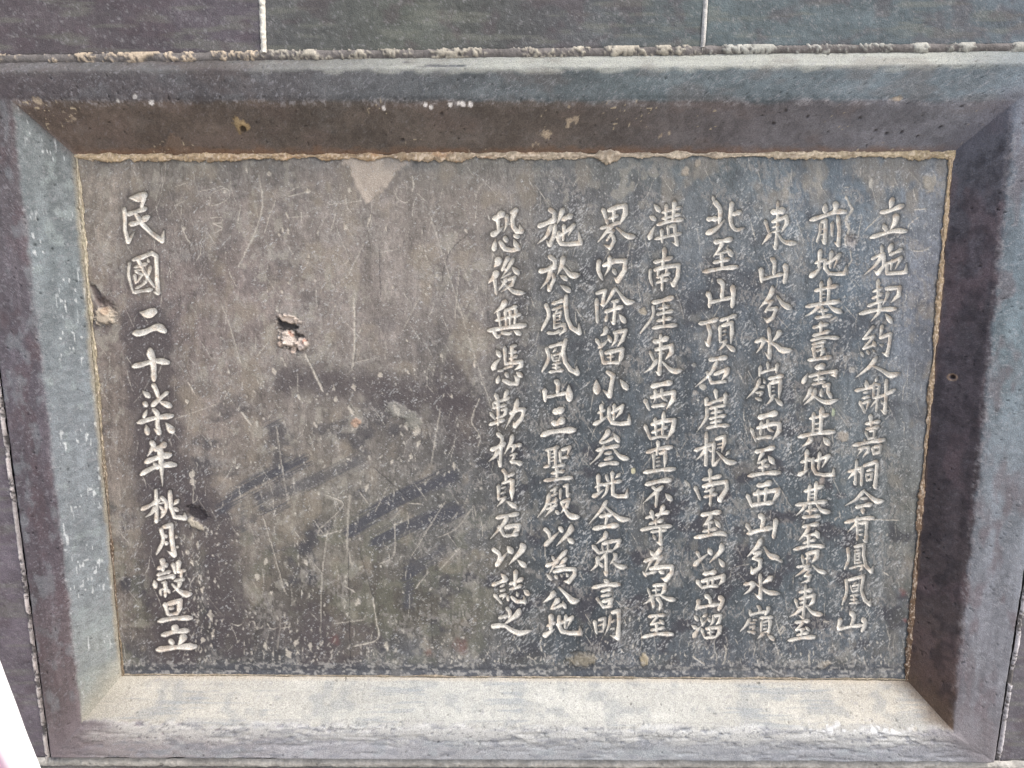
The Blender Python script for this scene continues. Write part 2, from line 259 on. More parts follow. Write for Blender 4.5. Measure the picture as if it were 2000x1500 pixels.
除|g 180 965 265 935 245 1010 240 1075 210 1070 *1.1|v 180 1020 180 1140 185 1245 *1.1|p 360 910 310 1000 235 1115|n 365 915 430 1000 480 1050 550 1045 *1.3|h 325 1045 390 1035|h 260 1145 340 1120 425 1095 *1.2|g 355 1045 355 1150 345 1255 315 1235|d 285 1160 270 1230|d 400 1170 450 1240 *1.4
留|p 270 1300 260 1350 215 1380 *1.3|v 175 1415 215 1480 *1.1|p 200 1495 260 1450 290 1410|d 290 1375 315 1430 *1.2|g 350 1350 465 1325 430 1420 385 1480 *1.1|p 375 1360 360 1430 320 1485|v 220 1520 245 1650|g 270 1545 430 1510 420 1580 390 1660 *1.3|h 245 1645 330 1640 395 1640|v 320 1540 315 1640 *.7|h 280 1590 345 1580 *.7
@1120 670 5
小|g 335 285 390 320 370 420 355 515 290 460 *1.4|d 225 365 230 475 *2|d 460 360 520 440 *1.6
地|v 275 605 275 750 *1.1|h 240 685 305 655 *.9|p 200 795 260 765 350 700 *1.1|g 380 680 485 610 465 670 415 730|v 400 600 395 750 *.9|g 350 635 350 730 380 780 460 790 545 780 545 695 *1.2
叁|p 340 850 330 890 250 970 *1.3|h 260 975 320 965 390 925 *.9|d 395 885 440 955 *1.4|h 225 1050 320 1025 440 1005 *1.1|p 300 1000 260 1090 165 1185 *.9|n 390 1030 460 1110 550 1135 *1.2|h 310 1080 370 1070 *1.1|h 305 1140 380 1115 *1.1|h 250 1195 340 1175 435 1175 *1.2
垙|v 245 1290 245 1450 *1.2|h 215 1410 285 1375 *.9|p 190 1500 240 1475 300 1430 *1.1|c 325 1300 335 1340 350 1345|v 380 1260 385 1370 *1.1|p 455 1280 410 1320|h 290 1390 370 1365 465 1350|p 340 1380 320 1460 265 1525 *.9|g 385 1380 385 1480 430 1500 520 1495 530 1420 *1.1
@1120 960 4.839
全|p 315 90 260 180 145 310|n 300 145 400 230 460 265 545 260 *1.2|h 250 240 300 230 355 220 *1.2|v 320 235 305 310 *.9|h 190 355 290 335 420 320 *1.4|d 300 190 305 210 *.6
衆|p 305 385 300 430 215 495 *1.2|v 185 515 245 585 *1.2|g 280 495 370 470 440 465 420 510 370 560 *1.1|h 245 580 370 555 *.8|v 270 510 285 570 *.7|v 330 500 325 560 *.8|q 320 580 240 660 *.8|g 310 600 310 680 312 785 285 755|p 230 620 225 690 165 750 *1.1|d 240 665 275 710|p 385 590 400 620 345 690|n 365 660 430 710 510 715 *1.1
言|d 290 835 325 860 *1.4|h 180 910 300 885 435 880 *1.2|h 265 945 355 920|h 265 990 350 970|z 225 1015 285 1095 360 1085|g 280 1040 365 1020 350 1055 320 1080 *1.2
明|v 200 1225 220 1340|g 245 1215 300 1200 295 1260 280 1330|h 235 1270 275 1255 *.7|h 230 1330 275 1320 *.7|p 350 1170 340 1260 295 1365 *.9|g 370 1145 430 1130 430 1260 420 1385 345 1360 *1.3|h 360 1240 385 1220 *.8|h 355 1300 385 1295 *.8
@1020 380 5 seventh column from the right
施|c 275 150 315 180 305 240 *1.4|h 160 310 250 275 325 240 *1.5|p 285 300 240 400 150 480 *1.2|g 325 300 310 400 270 490 235 445 *1.3|p 400 140 370 220 340 290 *1.3|h 395 245 480 205 *1.6|g 335 410 400 380 505 300 450 400 *1.1|v 405 295 410 340 400 445|g 360 370 355 440 380 480 460 485 570 470 555 370 *1.3
於|c 275 610 320 650 310 710 *1.4|h 170 750 240 735 320 700 *1.5|p 285 730 250 830 180 920 *1.2|g 300 780 315 820 265 930 250 870 *1.1|p 400 610 390 680 345 780 *1.4|n 390 690 450 760 490 790 570 780 *1.4|d 370 790 430 825 *1.3|d 375 885 460 940 *1.4
鳳|c 235 1080 260 1180 190 1325 *1.2|h 295 1065 350 1050 405 1030 *1.1|g 430 990 425 1090 440 1210 480 1300 560 1350 555 1260 *1.3|h 295 1125 390 1090 *.8|p 350 1120 320 1160 *.7|v 315 1160 315 1300 *.8|z 330 1160 385 1140 370 1200 *.7|h 330 1190 370 1180 *.6|h 330 1225 370 1215 *.6|h 330 1260 375 1250 *.6|h 310 1305 415 1265 *.9|h 245 1350 310 1355 375 1330|g 415 1265 420 1320 365 1370
@1020 670 5
凰|c 240 60 260 150 195 280 *1.1|h 265 40 330 20 400 0|g 425 -30 400 80 420 190 470 260 540 295 535 225 *1.3|p 335 50 300 90 *.8|v 290 115 305 175 *.8|z 310 120 385 95 360 165 310 175 *.7|h 320 145 345 140 *.5|h 295 210 375 190 *.7|h 295 240 370 235 *.7|v 335 190 335 270 *.8|h 265 285 330 275 400 265 *.9
山|v 325 370 350 400 345 490 *1.3|v 220 455 225 565 *1.3|h 235 530 330 510 435 485|d 455 415 462 545 *2
三|h 310 675 350 665 390 650 *2.1|h 295 780 340 785 400 750 *1.8|h 190 905 280 870 400 855 510 850 *1.6
聖|h 230 1050 290 1035 355 1015|v 265 1050 265 1190 *.9|v 325 1030 325 1210|h 280 1085 310 1075 *.6|h 280 1120 310 1110 *.6|h 280 1155 310 1145 *.6|h 215 1215 270 1195|v 370 1055 375 1160 *.9|g 390 1045 465 1020 440 1100 *1.1|h 380 1125 450 1110 *.9|h 295 1215 410 1185 *.9|v 340 1220 340 1320|h 285 1275 410 1250 *.9|h 215 1345 330 1330 485 1315 *1.1
@1020 960 4.839
殿|h 270 -5 330 -40 *.8|q 325 -35 290 40 *.7|h 270 45 330 15 *.8|p 260 20 230 130 145 245 *1.1|v 270 110 280 160 *.7|v 320 60 315 140 *.8|h 235 125 330 85 *.8|h 230 170 330 125 *.8|p 300 150 260 190 215 240 *.9|d 315 180 340 205 *1.1|v 365 -25 360 65 *.9|g 395 -50 430 -60 425 0 430 40 455 15 *.9|g 370 105 445 75 420 140 365 205|n 370 110 430 210 480 240 550 240 *1.4
以|c 220 360 255 400 260 445 *1.2|p 215 510 270 460 360 370 *1.2|d 350 335 375 370 *1.5|p 465 325 450 380 325 515 *1.4|d 425 440 475 480 *1.4
為|d 280 610 300 645|p 420 560 330 660 250 790 *1.1|h 225 705 300 680 340 655 *1.2|q 415 635 350 700 *1.1|h 315 715 405 700 *.8|g 305 760 400 735 500 735 495 790 440 855 395 850 *1.2|d 305 795 330 815|d 360 785 375 800|d 415 775 430 795 *1.2|d 230 780 275 830
公|p 300 950 280 990 200 1050 *1.4|n 350 910 430 990 480 1035 545 1030 *1.4|p 345 1020 310 1060 270 1105 *1.3|h 275 1110 330 1095 380 1070 *.9|d 385 1045 405 1095 *1.2
地|v 275 1170 270 1310 *1.4|h 235 1275 310 1240 *.9|p 205 1365 250 1340 310 1300 *1.3|g 330 1260 400 1230 475 1190 425 1290|v 415 1170 405 1290 *.9|g 350 1185 350 1270 375 1325 450 1340 550 1340 545 1275 *1.3
@920 390 5 eighth column from the right
恐|h 220 185 260 170 310 130 *1.8|v 265 190 265 300 *1.1|p 205 345 260 310 320 260 *1.5|p 350 150 350 230 320 315 *1.1|h 360 240 385 230 *.7|g 400 125 440 100 405 180 410 260 450 310 490 305 475 245 *1.4|d 325 360 345 395 *1.6|d 420 345 455 360 *1.5|d 240 385 225 485 *1.4|g 285 415 330 480 400 495 465 475 440 440 420 385 *1.4
後|p 265 580 265 610 225 660 *1.8|p 250 705 230 750 170 815 *1.6|v 230 770 250 925|v 365 560 335 620 305 690 *1.1|p 415 580 360 670 295 765|h 305 685 345 675 *.8|d 400 655 460 715 *1.4|h 295 765 395 710 *.6|p 345 770 320 820 265 890|g 370 780 430 755 400 830 295 900|n 305 795 380 870 440 905 535 910 *1.2
無|p 335 990 310 1040 225 1110 *1.5|h 330 1085 440 1045 *1.1|h 240 1180 350 1150 480 1120 *1.1|v 265 1095 290 1245 *.9|v 335 1085 345 1230 *.9|v 385 1080 380 1220 *.9|v 440 1070 425 1215 *.9|h 170 1280 330 1250 530 1225 *1.4|c 230 1300 255 1340 290 1320 *1.2|c 310 1300 370 1310 400 1290|d 420 1280 475 1310 *1.4
@920 680 5
憑|d 250 20 280 70 *1.5|p 215 205 240 150 295 95 *1.4|v 330 -10 335 160|v 400 -20 400 140|h 385 -15 440 -25|h 375 50 440 35 *.9|h 375 105 450 75 *.9|h 335 155 400 140 *.9|g 400 145 495 130 490 170 430 210 *1.2|h 320 200 410 170 *.8|h 265 225 310 215|d 340 240 355 270 *1.4|d 445 235 490 270 *1.4|d 270 270 260 330 *1.3|g 320 315 380 345 450 345 455 300 420 265 *1.3
勒|v 240 450 265 520 *1.2|h 220 535 300 510 370 485|p 355 415 340 460 305 520 *1.2|h 215 585 340 555 *.9|v 215 540 225 590 *.7|v 265 520 265 750|v 190 635 235 690|g 300 605 345 590 335 640 290 680 *.9|h 240 685 320 660 *.7|h 180 750 250 725 320 700 *1.1|g 390 635 460 600 520 600 500 680 430 760 415 720 *1.2|p 455 505 430 600 335 790 *1.2
於|c 265 840 305 880 300 920 *1.2|g 300 900 290 1030 285 1145 260 1090|h 195 995 260 970 325 930 *1.4|p 270 1000 230 1060 175 1105 *1.2|p 405 850 390 920 330 1030 *1.2|h 395 960 485 945 *1.2|p 425 960 400 1020 *.8|h 385 1050 445 1030 *.8|p 430 1050 385 1110 *.8|h 385 1105 440 1115 490 1130 *1.3
貞|c 315 1195 340 1230 340 1310 *1.1|h 350 1255 420 1225|h 305 1320 400 1290 *.9|v 270 1340 270 1480|g 390 1290 405 1300 400 1400 400 1485 *1.4|h 290 1370 335 1355 *.7|h 290 1420 335 1405 *.7|h 280 1475 340 1455 *.7|p 335 1455 310 1490 255 1545 *.9|d 345 1495 435 1550 *1.3
@920 960 4.839
石|h 240 250 310 235 445 210 *1.2|p 350 235 290 330 185 445 *1.1|v 265 330 315 420 *1.2|h 320 420 380 415 440 405 *1.1|g 330 340 390 325 455 320 440 355 395 395 *1.3
以|c 215 550 270 600 250 690 *1.2|p 240 700 290 640 350 570 *1.3|d 345 520 385 570 *1.7|p 480 500 485 550 360 690 *1.6|d 440 650 510 705 *1.4
誌|d 285 780 325 820 *1.3|h 200 885 260 865 340 830 *1.2|h 280 900 310 885|h 280 940 315 930 *1.1|v 220 975 290 1060 *.9|g 275 990 325 975 295 1025 *.9|v 425 750 415 900 *1.2|h 365 875 430 855 485 825 *1.1|h 370 925 430 910 475 890|d 430 950 440 975 *1.3|d 500 935 540 970 *1.4|d 350 980 350 1025|g 385 1000 430 1040 510 1045 500 985 *1.1
之|c 345 1110 370 1150 360 1195 *1.2|h 265 1195 340 1180 *1.2|p 460 1120 430 1170 310 1260 *1.5|m 210 1275 310 1270 400 1320 470 1340 575 1315 *1.4
@210 360 5 leftmost column
民|q 355 105 300 130 215 130 *2.4|v 355 130 330 220 *1.3|h 190 295 280 265 370 235 *1.4|g 165 235 170 450 200 560 260 465 *1.2|h 215 390 300 370 395 315 *1.6|g 275 290 330 380 420 470 530 550 550 450 *1.4
國|c 215 770 205 880 250 1060 *.95|g 255 735 340 710 430 670 475 700 480 880 490 1060 450 1050 *1.3|h 250 1055 340 1040 430 1025 *1.1|h 260 810 380 775 *.9|c 300 745 370 880 460 1005 *1.1|p 420 800 390 900 350 980 *.9|v 265 880 275 965 *.9|z 280 855 340 880 290 950 *.8|h 265 840 330 830 *.7|h 275 1015 340 980 380 940 *.9|d 390 720 400 750
二|q 450 1240 390 1265 320 1250 *2.4|h 255 1455 350 1445 480 1395 555 1430 *2
@230 650 5
十|v 315 165 320 210 345 300 350 460 *1.9|h 145 330 230 310 370 275 490 290 *1.6
柒|d 245 570 300 620 *1.5|d 255 680 275 705 *1.6|c 350 515 380 580 395 640 *1.4|v 335 715 400 650 485 580 *1.3|d 400 670 510 715 *1.6|d 285 750 255 820 *1.1|h 195 880 350 835 530 810 *1.5|g 350 750 385 790 385 900 400 975 350 935 *1.4|d 275 900 290 980 *1.5|d 470 880 530 960 *1.9
年|p 325 1065 345 1110 290 1205 *1.4|h 360 1145 460 1090 *1.6|h 270 1265 370 1225 510 1190 *1.7|d 345 1265 385 1320 *1.3|h 225 1385 330 1325 470 1290 560 1290 *1.5|p 415 1120 420 1250 430 1400 435 1500 *1.6
@250 950 4.4118
桃|g 240 35 245 200 243 300 225 275 *1.1|h 115 200 190 165 265 120 *1.3|p 240 175 200 230 150 265 *1.2|c 290 100 325 140 320 210 285 270 *1.2|d 265 165 300 205 *.9|p 300 200 285 240 *.7|h 260 150 300 140 *.7|g 360 45 365 180 400 265 490 275 485 225 *1.3|p 430 120 385 165 *1.2|d 380 185 425 205 *1.2
月|c 285 375 300 470 245 585 *1.2|g 310 350 370 335 375 450 395 590 340 560 *1.5|d 315 415 325 430 *1.4|d 310 475 330 490 *1.5|d 410 420 415 435 *1.2|d 420 510 425 520
穀|v 295 630 300 730 *1.4|h 255 710 335 675 *1.3|h 250 765 360 735 *1.1|h 255 800 380 775 385 790 *1.2|d 225 810 235 865 *1.4|h 290 830 320 825 *.9|v 318 820 320 950 *1.1|h 270 900 335 870 *.8|v 275 900 285 940 *.9|d 330 880 355 915|v 385 665 405 750 *1.1|v 435 645 430 740 *1.4|h 415 735 490 725|z 440 740 460 730 455 775|h 400 815 480 800 *1.1|p 450 820 430 870 385 910 *1.1|n 380 845 440 905 500 930 555 925 *1.5
旦|v 315 1010 345 1110 *1.2|g 345 1015 450 985 440 1050 425 1110 *1.5|h 350 1055 385 1050 *1.3|h 345 1110 430 1095|h 260 1165 400 1140 545 1135 *1.4
立|d 385 1205 415 1235 *2.1|h 290 1285 400 1255 515 1245 *1.5|d 355 1320 380 1350 *1.7|p 480 1290 460 1330 430 1370 *1.9|h 245 1410 400 1390 580 1380 *1.7
'''
PROF = {'h': ([0, .1, .28, .55, .86, 1], [.45, 1.0, .86, .72, 1.18, .7]), 'v': ([0, .12, .35, .75, .92, 1], [.6, 1.22, .95, .78, .9, .55]),
        'p': ([0, .12, .3, .65, 1], [.6, 1.22, 1.02, .62, .12]), 'n': ([0, .35, .72, .86, 1], [.4, .72, 1.3, .95, .1]),
        'm': ([0, .12, .3, .7, .88, 1], [.95, 1.0, .7, 1.1, .8, .15]), 'd': ([0, .6, .85, 1], [.2, 1.02, 1.1, .8]),
        'q': ([0, .3, .5, 1], [.8, 1.12, .95, .18]), 'c': ([0, .3, .8, 1], [1.0, .9, .8, .4]), 'z': ([0, .5, 1], [.9, .85, .85])}
ORD = ['first', 'second', 'third', 'fourth', 'fifth', 'sixth', 'seventh', 'eighth', 'ninth', 'tenth', 'eleventh', 'twelfth', 'thirteenth']
CHARS = []
_o = None; _colname = ''; _n = 0
for line in INSCR.strip().splitlines():
    if line[0] == '@':
        f = line[1:].split(); _o = (float(f[0]), float(f[1]), float(f[2]))
        if len(f) > 3: _colname = ' '.join(f[3:]); _n = 0
        continue
    parts = line.split('|'); strokes = []
    for s in parts[1:]:
        f = s.split(); kind = f[0]; wd = 1.0
        if f[-1][0] == '*': wd = float(f[-1][1:]); f = f[:-1]
        xy = np.array([float(a) for a in f[1:]]).reshape(-1, 2)
        xy = xy / _o[2] + np.array([[_o[0], _o[1]]])
        P = resample(xy, 3.2, kind in 'hvpnmdqc')
        t = arc(P)
        if kind == 'g':                                 # bends, then a short tapering flick
            lens = np.r_[0, np.cumsum(np.hypot(*np.diff(xy, axis=0).T))]; tl = lens[-2] / lens[-1]
            r = np.interp(t, [0, .1, tl * .6, tl, 1], [.75, 1.0, .85, 1.08, .18])
        else:
            r = np.interp(t, *PROF[kind])
        strokes.append((P, r * wd * 17.3 / 5.0))
    CHARS.append((parts[0], strokes, _colname, _n)); _n += 1
# ------------------------------------------------------------------ the tablet: one carved relief, its characters split out as parts
def axis(a, b, fine, sf, sc):
    out = [a]; x = a
    while x < b:
        x += sf if any(f0 <= x <= f1 for f0, f1 in fine) else sc
        out.append(min(x, b))
    return np.array(out)
us = axis(138, 1872, [(228, 402), (948, 1800)], 1.15, 1.9)
vs = axis(288, 1336, [(372, 1290)], 1.15, 1.9)
U, V = np.meshgrid(us, vs); NR, NC = U.shape
u = U.ravel(); v = V.ravel()
H = np.zeros(U.shape); S = np.full(U.shape, -50.0); ID = np.full(U.shape, -1, int)
for ci, (ch, strokes, cn, k) in enumerate(CHARS):
    allp = np.vstack([s[0] for s in strokes])
    i0, i1 = np.searchsorted(us, [allp[:, 0].min() - 12, allp[:, 0].max() + 12])
    j0, j1 = np.searchsorted(vs, [allp[:, 1].min() - 12, allp[:, 1].max() + 12])
    uu = U[j0:j1, i0:i1]; vv = V[j0:j1, i0:i1]
    wob = .8 * (fbm(uu / 5.0, vv / 5.0, 31, 2) - 0.5)
    best = np.full(uu.shape, -50.0)
    for P, R in strokes:
        np.maximum(best, seg_field(uu, vv, P, R), out=best)
    best = best + wob + .25
    sub = S[j0:j1, i0:i1]; m = best > sub
    sub[m] = best[m]; ID[j0:j1, i0:i1][m & (best > -0.1)] = ci
gw = 3.2
q = np.clip((S + 0.3) / gw, 0, 1)
groove = -4.2 * (1 - (1 - q) ** 2)
paint = sstep(-0.1, 0.9, S)

# colours seen on the stone (sRGB), a coarse map of its broad tones, then noise
GU = [140, 400, 650, 900, 1100, 1400, 1650, 1860]; GV = [300, 400, 600, 800, 1000, 1200, 1330]
GC = [[(145,138,128),(135,130,122),(140,134,127),(140,138,130),(130,131,126),(112,122,126),(112,124,133),(138,142,146)],
      [(146,138,128),(142,134,128),(146,139,133),(145,138,131),(116,117,117),(114,121,126),(110,122,132),(134,140,148)],
      [(135,126,121),(134,124,120),(146,138,132),(138,132,127),(94,98,101),(92,99,106),(100,112,122),(128,132,142)],
      [(138,128,120),(142,133,126),(134,128,122),(104,101,99),(86,93,98),(86,94,101),(104,112,117),(126,130,134)],
      [(138,130,122),(150,142,132),(124,120,112),(100,101,101),(80,88,95),(84,93,101),(95,105,111),(132,132,126)],
      [(130,122,114),(84,82,81),(98,94,88),(108,105,97),(78,86,92),(88,96,102),(92,100,106),(118,118,118)],
      [(100,98,100),(92,94,98),(95,98,102),(104,106,110),(92,97,104),(94,99,106),(98,104,112),(108,113,118)]]
def bimap(GU, GV, GC, u, v):
    G = lin(np.array(GC, float))
    iu = np.clip(np.searchsorted(GU, u) - 1, 0, len(GU) - 2); iv = np.clip(np.searchsorted(GV, v) - 1, 0, len(GV) - 2)
    GUa = np.array(GU, float); GVa = np.array(GV, float)
    fu = sstep(0, 1, (u - GUa[iu]) / (GUa[iu + 1] - GUa[iu]))[:, None]; fv = sstep(0, 1, (v - GVa[iv]) / (GVa[iv + 1] - GVa[iv]))[:, None]
    return (G[iv, iu] * (1 - fu) + G[iv, iu + 1] * fu) * (1 - fv) + (G[iv + 1, iu] * (1 - fu) + G[iv + 1, iu + 1] * fu) * fv
wu = u + 70 * (fbm(u / 110, v / 110, 41, 3) - .5); wv = v + 90 * (fbm(u / 110, v / 110, 45, 3) - .5)
C = bimap(GU, GV, GC, wu, wv)
text = sstep(930, 985, u) * sstep(380, 430, v) * (1 - sstep(1255, 1330, v)) * (1 - sstep(1720, 1800, u))
n1 = fbm(u / 45, v / 60, 51, 5); n2 = fbm(u / 9, v / 14, 57, 4); n3 = fbm(u / 2.6, v / 3.4, 63, 3, .7)
grain = fbm(u / 1.7, v / 9, 67, 3)
C = C * (0.66 + 0.68 * n1)[:, None] * (0.70 + 0.60 * n2)[:, None] * (.72 + .56 * n3)[:, None] * (.75 + .5 * grain)[:, None]
C = C * (.80 + .40 * fbm(u / 20, v / 240, 69, 3))[:, None] * (.86 + .28 * fbm(u / 9 + 3, v / 160, 68, 2))[:, None]
C = mixc(C, lin((160, 150, 134)), 0.45 * sstep(.56, .74, fbm(u / 38 + 9, v / 55, 71, 4)) * (1 - .7 * text))      # brown dust
C = mixc(C, lin((72, 73, 80)), (.26 + .5 * sstep(680, 950, v) + .2 * text) * sstep(.54, .72, fbm(u / 50 + 3, v / 42, 77, 4)))                          # ink left by rubbings
C = mixc(C, lin((176, 172, 160)), .5 * sstep(.56, .70, fbm(u / 16 + 31, v / 20, 79, 5)) * sstep(.40, .60, fbm(u / 130, v / 130, 80, 3)) * (1 - .5 * text))
C = mixc(C, lin((126, 128, 112)), .35 * sstep(.50, .64, fbm(u / 30 + 61, v / 30, 82, 4)) * sstep(930, 1050, v) * (1 - text))
C = mixc(C, lin((172, 168, 162)), .42 * sstep(.50, .66, fbm((u + v * .4) / 55 + 11, (v - u * .4) / 26, 84, 4)) * sstep(.46, .56, fbm(u / 3.4, v / 6, 86, 3)))
# dark ink round the left column and in smeared rubbing strokes
def chain(pts, r, smooth=True):
    P = resample(np.array(pts, float), 8, smooth); return P, np.full(len(P), float(r))
def field(pts, r, soft, pad=None):
    P, R = chain(pts, r); pad = (pad or r + soft) + 4; P0 = P.min(0) - pad; P1 = P.max(0) + pad
    m = (u > P0[0]) & (u < P1[0]) & (v > P0[1]) & (v < P1[1]); f = np.full(u.shape, -1e3)
    f[m] = seg_field(u[m], v[m], P, R); return f
nz = fbm(u / 16, v / 22, 83, 4)
for pts, r, a in [([(275, 420), (282, 540), (290, 640)], 40, .35), ([(290, 640), (305, 830), (315, 930), (320, 1060), (335, 1170), (345, 1260)], 46, .85),
                  ([(395, 960), (420, 1030), (430, 1130), (460, 1240)], 34, .8), ([(560, 1230), (700, 1250), (640, 1290)], 30, .6), ([(610, 1200), (630, 1290)], 26, .7), ([(560, 742), (700, 752), (820, 775), (915, 790)], 22, .75), ([(880, 740), (905, 850)], 30, .6)]:
    f = field(pts, r, 40)
    C = mixc(C, lin((88, 82, 84)), a * sstep(-26, 16, f + 40 * (nz - .5)))
for pts, r, a in [([(253, 680), (400, 550), (680, 430)], 17, .75), ([(450, 625), (700, 540), (970, 430)], 20, .55), ([(930, 795), (1150, 640), (1450, 510)], 22, .8),
                  ([(1060, 850), (1250, 760), (1470, 690)], 22, .8), ([(440, 610), (470, 690), (590, 655)], 6, .7), ([(1230, 1000), (1222, 1190)], 9, .7),
                  ([(1240, 1000), (1400, 890)], 12, .6), ([(360, 670), (362, 790)], 7, .5), ([(500, 250), (540, 235)], 8, .6)]:
    P = [(340 + x / 2.679, 740 + y / 2.679) for x, y in pts]
    f = field(P, r / 2.679 * 1.5, 8); st = fbm((u + v * 1.9) / 4, (v * .35 - u * .2) / 22 + u / 60, 91, 3)
    C = mixc(C, lin((80, 82, 90)), np.minimum(1, 1.15 * a) * sstep(-9, 6, f + 30 * (st - .5)))
# pale worn plaster wedge below the top edge, corner patch
f = field([(712, 318), (716, 360)], 20, 8); wedge = sstep(-9, 4, np.minimum(np.minimum((u - 664 - (v - 305) * .62), (812 - u - (v - 305) * 1.12)), 395 - v) + 34 * (nz - .5) + 16 * (n2 - .5))
C = mixc(C, lin((202, 190, 176)) * (0.85 + .3 * n2)[:, None], .85 * wedge * (v < 400))
# red seal paint traces
for (cx, cy, r, a) in [(900, 1262, 17, .4), (838, 1275, 9, .3), (655, 1250, 12, .3), (1764, 1160, 8, .6), (1768, 1212, 6, 1.0), (1775, 1185, 6, .3), (1758, 1153, 6, .4)]:
    C = mixc(C, lin((165, 92, 86)), a * .7 * sstep(0, 1.4, 1.3 - np.hypot(u - cx, (v - cy)) / r - 1.2 * (n2 - .5)))
# fine diagonal pecking that catches dust: pale flecks, denser among the columns
fl = fbm((u * .8 + v * .75) / 2.2, (v * .8 - u * .6) / 5.5, 101, 2, .6)
clus = sstep(.42, .66, fbm(u / 22, v / 110, 107, 3))
dens = .72 + .04 * (1 - text) - .13 * clus * text - .05 * clus * (1 - text)
low = sstep(1180, 1300, v)
fleck = sstep(dens - .05 * low, dens + .07, fl) * (.35 + .65 * vnoise(u / 14, v / 14, 109))
C = mixc(C, lin((206, 208, 208)), .8 * fleck)
fl2 = vnoise(u / 3.1, v / 3.6, 113) * vnoise(u / 2.3 + 9, v / 2.7, 115)
big = sstep(.68, .80, fl2) * sstep(.42, .62, fbm(u / 40, v / 40, 117, 3))
C = mixc(C, lin((212, 210, 204)), .8 * big)
H = H.ravel(); sid = S.ravel()
H += 1.5 * (fbm(u / 120, v / 120, 121, 3) - .5) + .9 * (fbm(u / 12, v / 18, 125, 3) - .5) + .9 * (n3 - .5) + .5 * (grain - .5) + .5 * fleck - .9 * big
